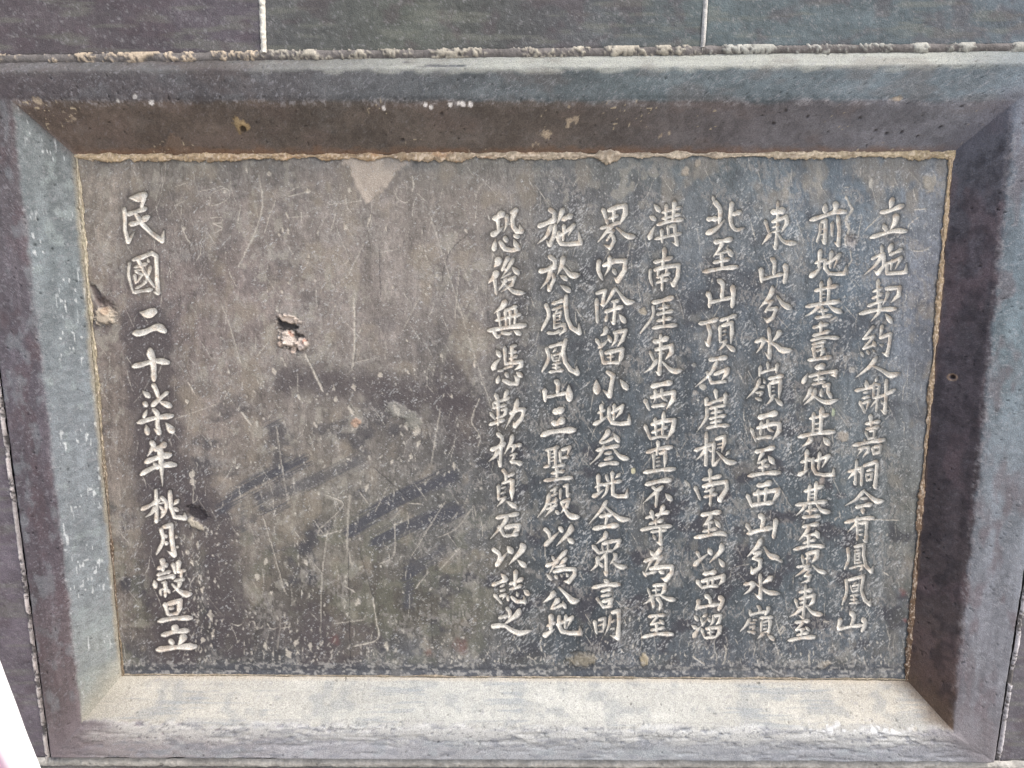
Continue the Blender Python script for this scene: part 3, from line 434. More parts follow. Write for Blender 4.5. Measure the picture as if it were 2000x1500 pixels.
# scratches: origin/scale block, width in block units, whiteness, depth, points
SCR = [((340, 300), 3.226, [(9, .45, .5, 530,130, 555,250, 550,370, 500,520, 440,640, 400,720), (5, .5, .6, 640,290, 600,400, 570,500), (5, .5, .6, 150,240, 310,205),
        (4, .5, .6, 0,210, 90,180), (4, .5, .6, 0,330, 70,295), (5, .5, .7, 220,330, 240,250, 330,220, 350,265, 300,310, 220,330), (5, .5, .7, 230,405, 300,400, 300,435, 250,440, 305,470, 250,500),
        (7, .5, .6, 720,270, 860,235), (5, .4, .5, 720,240, 820,190), (6, .45, .5, 970,320, 1190,295), (6, .6, .8, 1080,260, 1090,330, 1120,370), (5, .5, .6, 1020,370, 990,480),
        (8, .7, .9, 1500,140, 1510,200, 1500,240), (5, .6, .8, 1540,570, 1565,600, 1550,660), (5, .5, .6, 420,320, 400,440), (5,.45,.5, 1410,200, 1400,270, 1460,310, 1490,280),
        (11, .8, 1.0, 820,1250, 860,1330, 940,1500), (9, .75, 1., 1135,900, 1138,1180, 1125,1350), (6, .6, .8, 1180,1100, 1130,1200), (3, .5, .6, 300,950, 350,1080, 420,1320),
        (5, .7, .8, 600,1180, 520,1280), (3, -.5, .8, 1860,500, 1750,600, 1700,720, 1690,800), (7, .5, .6, 50,460, 80,530, 115,570), (4, .5, .6, 1000,1440, 1015,1500), (6,.6,.8, 680,1280, 705,1340),
        (5, .45, .5, 740,400, 860,390), (4, .5, .6, 800,340, 805,440), (4, .5, .6, 1200,560, 1100,760, 1040,800), (4, .4, .5, 1060,560, 1100,660, 1060,710), (4, -.4, .6, 1290,560, 1300,900), (6,.4,.5,1530,250,1590,300),
        (3,.4,.5,1800,700,1770,1040),(3,.4,.5,1550,900,1450,1100),(4,.4,.5,1300,620,1420,600),(4,.4,.5,80,1430,130,1495),(4,.5,.5,515,1150,515,1250),(3,.4,.4,1120,1320,1300,1280)]),
       ((340, 740), 2.679, [(5, .5, .7, 535,245, 570,490, 600,660), (5, .6, .8, 465,720, 520,900, 570,1080, 590,1130), (4, .55, .7, 790,605, 885,660, 760,790, 770,820, 880,790),
        (5, .6, .8, 1155,750, 1150,920, 1070,970), (11, .35, .3, 920,600, 905,850, 930,980), (5, .5, .6, 805,790, 775,1030, 765,1400), (3, -.4, .8, 960,870, 1040,1140),
        (7, .65, .8, 1040,1140, 1055,1250, 1065,1360, 940,1400), (4, .55, .7, 1120,560, 1050,700), (9, .6, .8, 350,170, 405,240), (4, .5, .6, 1570,660, 1480,780, 1380,830),
        (4, .5, .6, 1490,690, 1450,740), (6, .35, .3, 840,1280, 1000,1260), (4, .5, .6, 1190,680, 1140,740), (4, -.4, .6, 1345,1200, 1350,1460), (5, .6, .8, 1230,650, 1300,655),
        (4, .6, .8, 1225,690, 1225,790), (5, .6, .7, 1330,1010, 1260,1100), (6, .6, .8, 895,1085, 950,1120), (4, .5, .6, 1570,660,1580,720), (4,.45,.5,0,210,230,130), (3,.45,.5,320,410,320,470),
        (5, .6, .8, 1600,100, 1570,170, 1560,230, 1600,300, 1590,360), (4,.5,.6,1395,150,1345,440),(5,.5,.6,75,20,110,80),(4,.5,.5,970,590,1030,670),(3,-.4,.6,1040,460,1240,640),(6,.3,.3,560,1240,540,1420),
        (3,.5,.5,1420,640,1240,930),(3,.5,.5,1500,880,1390,1000),(3,-.4,.6,210,250,200,340),(4,-.5,.8,910,870,920,1480),(3,.4,.4,100,480,100,650),
        (4, .9, .9, 295,1278, 335,1292, 362,1275), (4, .9, .9, 398,1265, 388,1305), (4, .9, .9, 395,1275, 420,1270, 425,1312), (4, .9, .9, 435,1270, 435,1310, 447,1300), (4, .9, .9, 472,1285, 450,1310),
        (4, .9, .9, 485,1275, 510,1310, 548,1300), (4, .9, .9, 560,1280, 605,1270), (4, .9, .9, 590,1270, 572,1318), (4, .9, .9, 560,1305, 612,1296), (4, .9, .9, 607,1275, 597,1310)]),
       ((1540, 380), 5, [(22, .55, .9, 560,10, 600,100, 620,160, 560,250, 590,330, 560,430, 560,500), (14, .5, .8, 600,540, 615,640, 580,700, 580,790), (16, .5, .7, 470,1190, 400,1240), (12, .6, .8, 500,1010, 470,1060), (10,.6,.8, 530,1090,480,1150)]),
       ((1640, 360), 5, [(5, .6, .7, 400,300, 230,470), (14, .4, .6, 720,40, 730,100, 755,160), (12, .5, .7, 720,250, 850,235), (12, .5, .7, 715,650, 820,645, 900,600), (7, .6, .7, 790,310, 700,370, 660,430), (8,.6,.8,640,1070,660,1110), (8,.5,.7,40,40,110,20)]),
       ((1600, 940), 4.6875, [(5, .9, .8, 485,350, 740,355), (12, .6, .8, 590,825, 640,865), (10, .6, .8, 185,270, 200,350), (20, .5, .8, 140,360, 165,330)]),
       ((960, 1080), 3.571, [(12, .6, .9, 1400,720, 1490,780), (14, .55, .9, 340,640, 355,690), (9, .5, .8, 255,720, 300,750), (8, .6, .8, 865,330, 910,365), (8, .6, .8, 925,380, 975,390), (6, .5, .7, 650,420, 700,500),
        (10, .6, .8, 925,460, 940,500), (9, .5, .7, 1835,690, 1825,730), (12, .5, .8, 1640,660, 1625,770), (7, .5, .6, 1660,180, 1670,130), (6,.5,.6,1690,100,1800,75), (8,.6,.8,1700,600,1720,640), (6,.6,.7,1545,700,1550,740)]),
       ((1440, 1080), 3.571, [(12, .6, .8, 640,480, 600,480), (14, .55, .8, 500,700, 505,800), (9, .6, .8, 880,720, 905,800), (9, .5, .7, 670,640, 690,670), (8, .6, .8, 285,560, 320,510, 340,540), (8,.6,.8,300,575,330,520), (8,.5,.7,740,770,750,800)]),
       ((340, 300), 1, [(2, .35, .4, 500,120, 640,560), ])]
rs = np.random.RandomState(5)
for (ox, oy), sc, lst in SCR:
    for s in lst:
        wd, wh, dp = s[:3]; P = np.array(s[3:], float).reshape(-1, 2) / sc + np.array([[ox, oy]])
        P = resample(P, 4, len(P) > 2); r = max(wd / sc * .58, 1.0); P = P + rs.randn(*P.shape) * .35
        P0 = P.min(0) - 8; P1 = P.max(0) + 8; m = np.where((u > P0[0]) & (u < P1[0]) & (v > P0[1]) & (v < P1[1]))[0]
        if not len(m): continue
        R = r * (.55 + .75 * rs.rand(len(P))); R[0] *= .3; R[-1] *= .3
        f = seg_field(u[m], v[m], P, R) + 1.6 * (fbm(u[m] / 2.5, v[m] / 2.5, 131, 2) - .5)
        k = sstep(-.7, .9, f); cc = lin((208, 202, 190)) if wh > 0 else lin((62, 60, 64))
        C[m] = mixc(C[m], cc, np.clip(abs(wh) * 1.5, 0, .97) * k * (.6 + .6 * n2[m]).clip(0, 1)); H[m] -= dp * 1.1 * k
# many small random nicks and hairline scratches
def nick(cx, cy, L, r, ang, wh, dp, col=(214, 209, 198)):
    dx = math.cos(ang) * L / 2; dy = math.sin(ang) * L / 2
    i0, i1 = np.searchsorted(us, [cx - abs(dx) - r - 3, cx + abs(dx) + r + 3]); j0, j1 = np.searchsorted(vs, [cy - abs(dy) - r - 3, cy + abs(dy) + r + 3])
    if i1 <= i0 or j1 <= j0: return
    idx = (np.arange(j0, j1)[:, None] * NC + np.arange(i0, i1)[None, :]).ravel()
    b = rs.randn() * L * .08
    P = np.array([(cx - dx, cy - dy), (cx + b, cy + b), (cx + dx, cy + dy)]); R = np.array([r * .35, r, r * .3])
    f = seg_field(u[idx], v[idx], P, R) + (1.2 + r * .5) * (fbm(u[idx] / 2.2, v[idx] / 2.2, 137, 2) - .5)
    k = sstep(-.6, .8, f); C[idx] = mixc(C[idx], lin(col), wh * k); H[idx] -= dp * k
for i in range(760):                                       # hairlines
    cx = rs.uniform(170, 1800); cy = rs.uniform(320, 1300); nick(cx, cy, rs.uniform(10, 60), rs.uniform(.5, .9), rs.uniform(0.8, 2.2), rs.uniform(.2, .8), .5)
for i in range(760):                                       # nicks, dense near the bottom
    band = rs.rand()
    if band < .4: cx = rs.uniform(380, 1740); cy = 1300 - abs(rs.randn()) * 38
    elif band < .7: cx = rs.uniform(420, 950); cy = rs.uniform(720, 1290)
    elif band < .85: cx = 390 + rs.randn() * 22; cy = rs.uniform(1020, 1290)
    else: cx = rs.uniform(400, 1800); cy = rs.uniform(330, 1280)
    nick(cx, cy, rs.uniform(2, 11), rs.uniform(.8, 2.2), rs.uniform(1.0, 2.3), rs.uniform(.4, .85), rs.uniform(.5, 1.4))
A = lambda x, y: (340 + x / 3.226, 300 + y / 3.226)
for (x, y, L, r) in [(725, 815, 5, 3.2), (680, 870, 6, 3), (590, 865, 5, 2), (1380, 845, 8, 2.6), (1470, 1180, 5, 2), (1685, 1270, 7, 2.4), (1895, 1330, 10, 2.2), (1300, 1395, 8, 5), (1475, 1370, 10, 2.5), (1135, 1470, 12, 5),
                     (630, 1370, 12, 5), (65, 470, 6, 3.5), (1990, 800, 8, 3), (1985, 1110, 5, 4), (715, 390, 14, 2.4), (685, 480, 10, 2.6), (720, 490, 10, 2.6), (660, 510, 8, 2), (910, 500, 8, 2), (1335, 470, 12, 1.8),
                     (850, 645, 8, 1.8), (845, 235, 8, 4), (460, 105, 10, 2.6), (600, 128, 8, 4), (1105, 230, 10, 4), (1080, 460, 10, 4), (320, 240, 5, 3), (1230, 420, 24, 3), (1840, 485, 8, 3), (1660, 770, 5, 2), (1015, 960, 5, 2)]:
    a, b = A(x, y); nick(a, b, L, r, rs.uniform(1.2, 1.9), .72, .9, (214, 206, 192))
B = lambda x, y: (340 + x / 2.679, 740 + y / 2.679)
for (x, y, L, r) in [(655, 95, 12, 3), (845, 105, 10, 4), (740, 240, 12, 3), (945, 245, 16, 7), (930, 170, 14, 4), (915, 150, 10, 3), (1270, 270, 20, 8), (1220, 245, 14, 5), (1280, 340, 12, 4), (95, 500, 14, 6), (100, 540, 12, 6), (1010, 570, 14, 4),
                     (1465, 455, 14, 4), (1140, 435, 8, 3), (435, 1035, 12, 5.5), (480, 955, 14, 4), (690, 960, 12, 4), (510, 1120, 6, 3), (195, 1240, 22, 4.5), (150, 1105, 8, 4), (150, 1365, 8, 4.5), (205, 1335, 20, 3), (600, 1440, 16, 6), (1115, 1400, 16, 5),
                     (480, 1400, 14, 4), (640, 1380, 12, 5), (960, 1165, 14, 5), (1170, 165, 24, 6), (1455, 90, 9, 2), (1240, 405, 10, 4), (715, 1400, 12, 4), (95, 960, 12, 3), (125, 870, 14, 3), (70, 905, 8, 5), (70, 120, 6, 4)]:
    a, b = B(x, y); nick(a, b, L, r, rs.uniform(1.1, 2.0), .75, 1.1, (214, 207, 194))
# broken spots: plaster in a deep hole left of the middle, knobs at the edges
def blob(cx, cy, rx, ry, ang, dh, col, a, dark=0, seed=141, soft=.35, rag=.7):
    R = max(rx, ry) * 1.8 + 4; m = np.where((abs(u - cx) < R) & (abs(v - cy) < R))[0]
    x = (u[m] - cx) * math.cos(ang) + (v[m] - cy) * math.sin(ang); y = -(u[m] - cx) * math.sin(ang) + (v[m] - cy) * math.cos(ang)
    d = np.hypot(x / rx, y / ry) + rag * (fbm(u[m] / 5, v[m] / 5, seed, 3) - .5)
    k = 1 - sstep(1 - soft, 1 + soft * .3, d)
    C[m] = mixc(C[m], lin(col) * (0.8 + .4 * n2[m])[:, None], a * k); H[m] += dh * k
blob(561, 632, 24, 18, 0, -6, (38, 34, 38), .9)
blob(572, 668, 26, 22, .6, -7, (44, 38, 42), .8)
blob(566, 624, 23, 9, .25, 6, (222, 206, 192), .97, seed=145)
blob(562, 662, 20, 15, .8, 10, (240, 226, 214), .97, seed=147); blob(568, 652, 8, 4, .9, 0, (190, 128, 100), .6)
blob(588, 672, 13, 13, .5, 9, (236, 220, 208), .97, seed=149); blob(594, 667, 4, 6, .4, 0, (186, 118, 92), .6); blob(572, 684, 6, 8, .2, 3, (226, 206, 190), .9); blob(548, 672, 7, 6, .2, 3, (200, 180, 165), .8)
blob(188, 575, 8, 26, -.5, -4, (84, 72, 74), .7); blob(208, 598, 22, 13, .8, -3, (104, 90, 84), .6)
blob(205, 618, 23, 19, .3, 6, (206, 192, 172), .95, seed=151); blob(206, 608, 9, 9, .3, 2, (186, 156, 130), .5)
blob(1662, 471, 13, 14, 0, -2.5, (172, 168, 164), .85, seed=153); blob(1662, 468, 6, 7, 0, -2, (120, 116, 118), .6)
blob(1137, 1288, 31, 15, 0, 5, (150, 142, 124), .75, seed=155); blob(1137, 1276, 28, 5, 0, -1, (90, 86, 80), .5)
blob(1257, 1289, 9, 14, 0, 4, (186, 172, 142), .8, seed=157); blob(1608, 1298, 15, 7, -.3, 2, (170, 158, 138), .8); blob(1645, 822 + 30, 13, 12, .4, 1, (170, 162, 150), .8)
blob(1815, 358, 15, 20, .5, 2, (190, 182, 164), .5, seed=159); blob(1702, 357, 5, 11, 0, -1, (200, 196, 186), .85); blob(1338, 335, 8, 10, .5, 1.5, (186, 176, 160), .8); blob(1362, 318, 6, 9, .6, 1.5, (186, 176, 160), .8)
blob(375, 1012, 4, 4, 0, -1, (200, 190, 176), .6); blob(382, 1024, 22, 7, .55, 4, (196, 188, 170), .9, seed=161); blob(385, 1003, 26, 14, .5, -4, (44, 38, 44), .7)
blob(1356, 713, 5, 5, 0, -1, (150, 150, 146), .8); blob(1237, 920, 5, 6, 0, -1.4, (212, 208, 178), .95); blob(1628, 806, 4, 9, 0, -1, (176, 186, 160), .85); blob(928, 710, 3.5, 8, 0, -1, (200, 192, 180), .9)
blob(1372, 755, 8, 7, .4, -1.5, (196, 192, 182), .9); blob(1358, 767, 6, 6, .4, -1, (170, 166, 160), .8); blob(1257, 608, 10, 8, .4, -1.2, (176, 168, 152), .85); blob(695, 825, 10, 11, .3, 2, (190, 158, 136), .8)
blob(775, 800, 26, 15, .4, 2, (170, 168, 160), .6, seed=163); blob(806, 822, 22, 16, .8, 1.5, (160, 160, 150), .55, seed=165)
blob(1343, 945, 10, 3.4, .9, -1, (190, 188, 180), .85); blob(1652, 700, 7, 6, .3, -1, (180, 176, 170), .7); blob(1665, 722, 8, 7, .3, -1, (176, 174, 168), .7)
blob(1604, 920 + 22, 6, 12, .3, -1, (184, 170, 160), .6)
# worn rounded border just inside the edge and a dark groove line above the bottom edge
eB = 1310 - v + 4 * (n2 - .5)
H -= 1.6 * np.exp(-(eB / 5.0) ** 2)
C = mixc(C, lin((88, 92, 100)), .75 * sstep(18, 6, eB) * (.6 + .5 * n1))
C = mixc(C, lin((200, 198, 192)), .55 * sstep(.56, .66, fbm(u / 7, v / 4, 171, 3)) * sstep(32, 8, eB))
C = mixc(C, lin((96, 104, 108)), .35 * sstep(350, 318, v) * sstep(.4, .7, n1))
# painted grooves
cream = lin((242, 238, 228))[None, :] * (0.62 + .76 * n2)[:, None]
cream = mixc(cream, lin((205, 178, 150)), .4 * sstep(.55, .75, fbm(u / 10 + 5, v / 10, 175, 3)))
ink_shade = sstep(-7, -.5, sid) * (1 - paint.ravel())  # ink residue plus painted shading that darkens each stroke's outline
C = mixc(C, C * .55, .8 * ink_shade)
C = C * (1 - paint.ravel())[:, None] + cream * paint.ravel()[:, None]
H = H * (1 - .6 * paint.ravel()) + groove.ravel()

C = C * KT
P3 = unproj(u, v, 0.0); P3[:, 1] -= H * MPP
quads = grid_quads(NR, NC)
fs = sid[quads]; fid = ID.ravel()[quads]
inner = (np.sort(fs, 1)[:, 1] > -0.05)
fi = np.where(inner, fid.max(1), -1)
# a rim wall and back so that the tablet is a solid slab
border = np.r_[np.arange(NC), np.arange(1, NR) * NC + NC - 1, (NR - 1) * NC + np.arange(NC - 2, -1, -1), np.arange(NR - 2, 0, -1) * NC]
nb = len(border); back = P3[border].copy(); back[:, 1] = 0.045
base = len(P3); V3 = np.vstack([P3, back]); C3 = np.vstack([C, C[border] * .8])
k = np.arange(nb); k2 = (k + 1) % nb
rim = np.stack([border[k], base + k, base + k2, border[k2]], -1)[:, ::-1]
c4 = [0, NC - 1, NC - 1 + NR - 1, NC - 1 + NR - 1 + NC - 1]
bq = np.array([[base + c4[0], base + c4[1], base + c4[2], base + c4[3]]])
tq = np.vstack([quads[fi < 0], rim, bq])
vv_, qq_, cc_ = compact(V3, tq, C3)
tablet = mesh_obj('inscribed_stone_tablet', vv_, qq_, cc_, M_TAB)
tag(tablet, 'scratched dark grey stone tablet with nine columns of cream carved Chinese characters', 'tablet')
for ci, (ch, strokes, cn, kk) in enumerate(CHARS):
    m = fi == ci
    if not m.any(): continue
    a, b, c = compact(P3, quads[m], C)
    loc = a.mean(0)
    o = mesh_obj('carved_character', a, b, c, M_TAB, tablet, loc)
    o['label'] = 'cream carved character %s, %s from the top of the %s' % (ch, ORD[kk], cn)
# ------------------------------------------------------------------ the bevelled frame round the tablet
IN = [(150, 306), (1858, 301), (1770, 1327), (240, 1317)]            # foot of the bevel, on the tablet's plane
BV = [(22, 196), (1985, 196), (1862, 1428), (160, 1412)]             # top edge of the bevel, on the frame's face
OU = [(-84, 116), (2170, 90), (1946, 1493), (96, 1484)]              # joint with the wall bricks
def quadpts(pts, y): return unproj([p[0] for p in pts], [p[1] for p in pts], y)
qI = quadpts(IN, 0.0); qB = quadpts(BV, -DF); qO = quadpts(OU, -DF)
def off(a, b, k): return a + (b - a) * k
SIDES = ['top', 'right', 'bottom', 'left']
frame = bpy.data.objects.new('tablet_frame', None); COL.objects.link(frame)
frame.location = (float(qO[:, 0].mean()), -DF, float(qO[3, 2]))
tag(frame, 'grey wall frame sloping in to the carved tablet, pale below and dark above', 'frame')
bpy.context.view_layer.update()

def rail(side, n_long, n_wide, chamfer):
    """mitred rail; returns verts, quads, t (along), w (0 outer joint .. 1 bevel foot), s (distance along in px)"""
    i = side; j = (side + 1) % 4
    loops = []
    cO = DF - 0.0005
    for k in (i, j):
        o_back = qO[k].copy(); o_back[1] = 0.0
        o = qO[k].copy(); o[1] = -DB + 0.001
        loops.append((o_back, o, qO[k], qB[k], qI[k]))
    (a0, a1, a2, a3, a4), (b0, b1, b2, b3, b4) = loops
    # profile: (w, point a, point b)
    def prof(k0, k1, k2, k3, k4):
        ch = chamfer
        f0 = off(k2, k3, ch); r0 = off(k3, k2, .10); r1 = off(k3, k4, .10); foot = off(k4, k3, .03)
        pts = [(0.0, k0), (0.04, k1), (0.04 + .36 * ch, f0), (0.36, r0), (0.40, (r0 + k3 * 2 + r1) / 4), (0.44, r1), (0.97, foot), (1.0, k4 + np.array([0, .004, 0]))]
        return np.array([p[0] for p in pts]), np.array([p[1] for p in pts])
    W, PA = prof(a0, a1, a2, a3, a4); _, PB = prof(b0, b1, b2, b3, b4)
    ws = np.r_[0, 0.02, np.linspace(.04, 1, n_wide)]
    ca = np.stack([np.interp(ws, W, PA[:, d]) for d in range(3)], -1); cb = np.stack([np.interp(ws, W, PB[:, d]) for d in range(3)], -1)
    ts = np.linspace(0, 1, n_long)
    P = ca[None] * (1 - ts[:, None, None]) + cb[None] * ts[:, None, None]
    return P, ws, ts
def normals(P):
    du = np.gradient(P, axis=0); dw = np.gradient(P, axis=1); n = np.cross(du, dw)
    n /= np.maximum(np.linalg.norm(n, axis=-1, keepdims=True), 1e-9)
    if n[..., 1].mean() > 0: n = -n
    return n
def ramp(x, xs, cols):
    Cc = lin(np.array(cols, float)); return np.stack([np.interp(x, xs, Cc[:, d]) for d in range(3)], -1)
NL = [900, 560, 820, 560]; NWD = 92
for side in range(4):
    ch = [.30, .04, .04, .05][side]
    P, ws, ts = rail(side, NL[side], NWD, ch); nr, nc = P.shape[:2]
    N = normals(P)
    x = P[..., 0] / MPP; z = P[..., 2] / MPP; T = np.repeat(ts[:, None], nc, 1); Wd = np.repeat(ws[None], nr, 0)
    xf = x.ravel(); zf = z.ravel(); t = T.ravel(); wd = Wd.ravel()
    if side in (0, 2): al, ac = xf, zf
    else: al, ac = zf, xf
    n1 = fbm(al / 90, ac / 30, 201, 5); n2 = fbm(xf / 9, zf / 9, 207, 4); n3 = fbm(xf / 3, zf / 3, 213, 3, .7); stre = fbm(al / 70, ac / 3.5, 217, 4)
    h = 3.2 * (fbm(al / 140, ac / 60, 221, 4) - .5) + 1.6 * (n2 - .5) + .9 * (n3 - .5)
    wj = wd + (.11 if side == 2 else .06) * (fbm(al / 34, ac / 26, 225, 4) - .5)
    bev = sstep(.38, .425, wj)
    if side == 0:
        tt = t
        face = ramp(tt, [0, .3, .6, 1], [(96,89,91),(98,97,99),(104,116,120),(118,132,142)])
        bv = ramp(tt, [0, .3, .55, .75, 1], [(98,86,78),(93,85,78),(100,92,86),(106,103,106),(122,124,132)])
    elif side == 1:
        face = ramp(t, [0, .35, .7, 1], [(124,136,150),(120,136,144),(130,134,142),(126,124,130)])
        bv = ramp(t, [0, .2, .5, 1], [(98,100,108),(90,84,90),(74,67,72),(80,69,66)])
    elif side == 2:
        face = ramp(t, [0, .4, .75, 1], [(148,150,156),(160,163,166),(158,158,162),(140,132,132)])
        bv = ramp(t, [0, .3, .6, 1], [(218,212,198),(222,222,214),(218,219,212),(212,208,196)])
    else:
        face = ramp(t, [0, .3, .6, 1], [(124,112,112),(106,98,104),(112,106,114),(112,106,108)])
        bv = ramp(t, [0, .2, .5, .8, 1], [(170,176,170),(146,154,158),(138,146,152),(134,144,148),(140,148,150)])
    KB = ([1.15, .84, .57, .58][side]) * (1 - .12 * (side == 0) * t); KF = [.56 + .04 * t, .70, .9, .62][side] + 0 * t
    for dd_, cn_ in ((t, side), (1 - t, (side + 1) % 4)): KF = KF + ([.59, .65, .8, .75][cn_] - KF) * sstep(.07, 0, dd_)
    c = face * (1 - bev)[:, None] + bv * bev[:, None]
    am = .45 if side == 2 else 1.15
    c = c * (1 + .68 * am * (n1 - .5))[:, None] * (1 + .52 * am * (n2 - .5))[:, None] * (.88 + .24 * n3)[:, None]
    if side in (1, 3): c = c * (.78 + .44 * fbm(al / 150, ac / 7, 203, 4))[:, None]
    if side == 0:
        band = sstep(.20, .15, wd + .07 * (fbm(al / 26, ac / 10, 205, 4) - .5)) * sstep(.02, .05, wd)
        band = band * (.12 + .88 * sstep(.20, .52, t + .15 * (n1 - .5))) * (1 - .7 * sstep(.84, .95, t)) * sstep(.30, .42, fbm(al / 60, ac / 14, 206, 3) + .35 * sstep(.3, .55, t))
        c = mixc(c, lin((200, 203, 194)) * (.8 + .4 * stre[:, None]), .92 * band)
    # blotches: purple iron-brown, blue grey wash, pale lime
    k = sstep(.52, .72, fbm(al / 60 + 31, ac / 26, 231, 4))
    if side in (1, 3): c = mixc(c, lin((112, 94, 98)), .45 * k * (1 - bev * (side == 3)))
    if side == 0: c = mixc(c, lin((112, 98, 92)), .3 * k)
    k = sstep(.56, .74, fbm(al / 34 + 77, ac / 20, 237, 4))
    c = mixc(c, lin((160, 168, 172)), .4 * k * (.3 if side == 0 else (.25 if side == 1 else 1)) * (1 - bev * (side in (0, 1)) * .7))
    # pale flecks and streaks along the worn edges
    edge = np.exp(-((wd - .405) / .035) ** 2)
    if side == 2:
        lump = fbm(al / 16, ac / 9, 241, 4); k = sstep(.42, .6, lump + .25 * np.exp(-((wj - .33) / .10) ** 2)) * sstep(.16, .34, wj)
        c = mixc(c, lin((205, 205, 200)), .7 * k * (wd < .46)); h += 3.0 * k * (wd < .42)
        speck = sstep(.58, .7, n3) * np.exp(-((wd - .36) / .08) ** 2); c = mixc(c, lin((96, 98, 102)), .8 * speck * sstep(.4, .6, n2))
        c = mixc(c, lin((170, 180, 186)), .5 * bev * sstep(.52, .68, stre) * sstep(.45, .65, fbm(al / 120, ac / 70, 247, 2))); h += 1.2 * bev * (stre - .5)
        c = mixc(c, lin((226, 212, 190)), .6 * sstep(.90, .97, wd))
        c = mixc(c, lin((250, 252, 253)), .9 * sstep(.62, .7, fbm(al / 14, ac / 11, 249, 3)) * np.exp(-((wd - .42) / .06) ** 2) * sstep(.80, .86, 1 - t) * sstep(.98, .93, 1 - t))
        c = mixc(c, lin((122, 126, 134)), .5 * (1 - bev) * sstep(.5, .7, fbm(al / 30, ac / 8, 251, 3)))
        h -= 2.0 * (1 - bev) * sstep(.55, .7, fbm(al / 50, ac / 9, 253, 3))
    else:
        c = mixc(c, lin((176, 174, 176)), .5 * edge * sstep(.6, .76, n3 * .5 + n2 * .5 + .08))
    fl = fbm((xf * .8 - zf * .75) / 2.4, (zf * .8 + xf * .6) / 6, 257, 2)
    c = mixc(c, lin((186, 186, 192)), .42 * sstep(.66, .84, fl) * (1 - .8 * bev * (side in (0, 1))))
    pit = sstep(.87, .93, vnoise(xf / 5, zf / 5, 261)) * sstep(.6, .8, vnoise(xf / 3.2, zf / 3.2, 263)); h -= 3 * pit; c = mixc(c, c * .5, pit)
    if side in (3,):
        sm = sstep(.60, .74, fbm(al / 26, ac / 14, 265, 4)); c = mixc(c, lin((176, 188, 188)), .5 * sm * bev)
        wv_ = sstep(.80, .88, vnoise(al / 10, ac / 2.2, 267)) * bev * sstep(.45, .65, vnoise(al / 60, ac / 40, 269)); c = mixc(c, lin((232, 238, 240)), .85 * wv_)
        c = mixc(c, lin((196, 182, 154)), .6 * sstep(.90, .97, wj))
    if side == 0:
        d = sstep(.86, .97, wj + .1 * (fbm(al / 18, ac / 8, 271, 3) - .5)); c = mixc(c, lin((128, 96, 70)), .55 * d)
        sp = sstep(.88, .93, vnoise(al / 4, ac / 4, 273)) * bev * sstep(.70, .8, vnoise(al / 60, ac / 60, 275)); c = mixc(c, lin((190, 176, 150)), .8 * sp); h += 1.5 * sp
        for (a0, b0) in [(748, 208), (830, 205), (842, 207), (880, 203), (893, 202), (905, 203), (918, 203), (230, 196), (265, 188), (294, 198)]:
            q0 = unproj([a0], [b0], -DF)[0] / MPP; dd = np.hypot((xf - q0[0]), (zf - q0[2]) * 1.1); c = mixc(c, lin((230, 226, 222)), .95 * sstep(4.6, 2.6, dd + 11 * (n2 - .5)))
        q0 = unproj([472], [247], -DF * .5)[0] / MPP; dd = np.hypot(xf - q0[0], zf - q0[2]); c = mixc(c, lin((150, 130, 96)), .9 * sstep(14, 9, dd + 26 * (n2 - .5))); h += 5 * sstep(14, 5, dd)
        q0 = q0 + np.array([3, 0, -4]); dd = np.hypot(xf - q0[0], zf - q0[2]); c = mixc(c, lin((40, 30, 24)), .9 * sstep(7, 4, dd)); h -= 6 * sstep(7, 3, dd)
        q0 = unproj([345], [283], -DF * .15)[0] / MPP; dd = np.hypot((xf - q0[0]) * .6, zf - q0[2]); c = mixc(c, lin((128, 108, 92)), .45 * sstep(12, 6, dd + 34 * (n2 - .5))); h += 3 * sstep(14, 6, dd + 34 * (n2 - .5))
        for cxx, czz, rr in [(1300, 263, 6), (1115, 238, 7), (1107, 215, 5), (1095, 222, 4), (150, 230, 6), (98, 205, 5), (1064, 264, 9), (1052, 278, 7), (1731, 203, 6)]:
            q0 = unproj([cxx], [czz], -DF * .4)[0] / MPP; dd = np.hypot((xf - q0[0]) * .7, zf - q0[2]); c = mixc(c, lin((186, 170, 148)), .75 * sstep(rr, rr * .4, dd + 24 * (n2 - .5)))
        for cxx, czz in [(1526, 222), (1508, 243), (1571, 232), (1711, 255), (1733, 260), (1762, 258), (1835, 249), (1861, 214), (1796, 265), (1672, 234), (785, 271), (865, 226)]:
            q0 = unproj([cxx], [czz], -DF * .45)[0] / MPP; dd = np.hypot((xf - q0[0]) * .8, zf - q0[2]); k = sstep(3.6, 1, dd + 3 * (n3 - .5)); c = mixc(c, lin((40, 36, 38)), .8 * k); h -= 3 * k
    if side == 1:
        q0 = unproj([1865], [738], -DF * .5)[0] / MPP; dd = np.hypot(xf - q0[0], zf - q0[2]); c = mixc(c, lin((190, 160, 130)), .6 * sstep(8, 6, dd) * sstep(3, 6, dd)); k = sstep(5, 3, dd + 8 * (n2 - .5)); c = mixc(c, lin((50, 36, 32)), k); h -= 6 * k
        c = mixc(c, lin((150, 120, 96)), .5 * sstep(.93, .985, wj))
        ed = sstep(.55, .7, fbm(al / 12, ac / 5, 277, 3)) * np.exp(-((wd - .40) / .02) ** 2); c = mixc(c, lin((150, 146, 150)), .6 * ed)
        lo = sstep(.78, .98, t) * bev; c = mixc(c, lin((96, 72, 54)), .5 * lo)
        c = mixc(c, lin((36, 32, 40)), .45 * sstep(.5, .7, fbm(al / 20, ac / 12, 279, 4)) * bev)
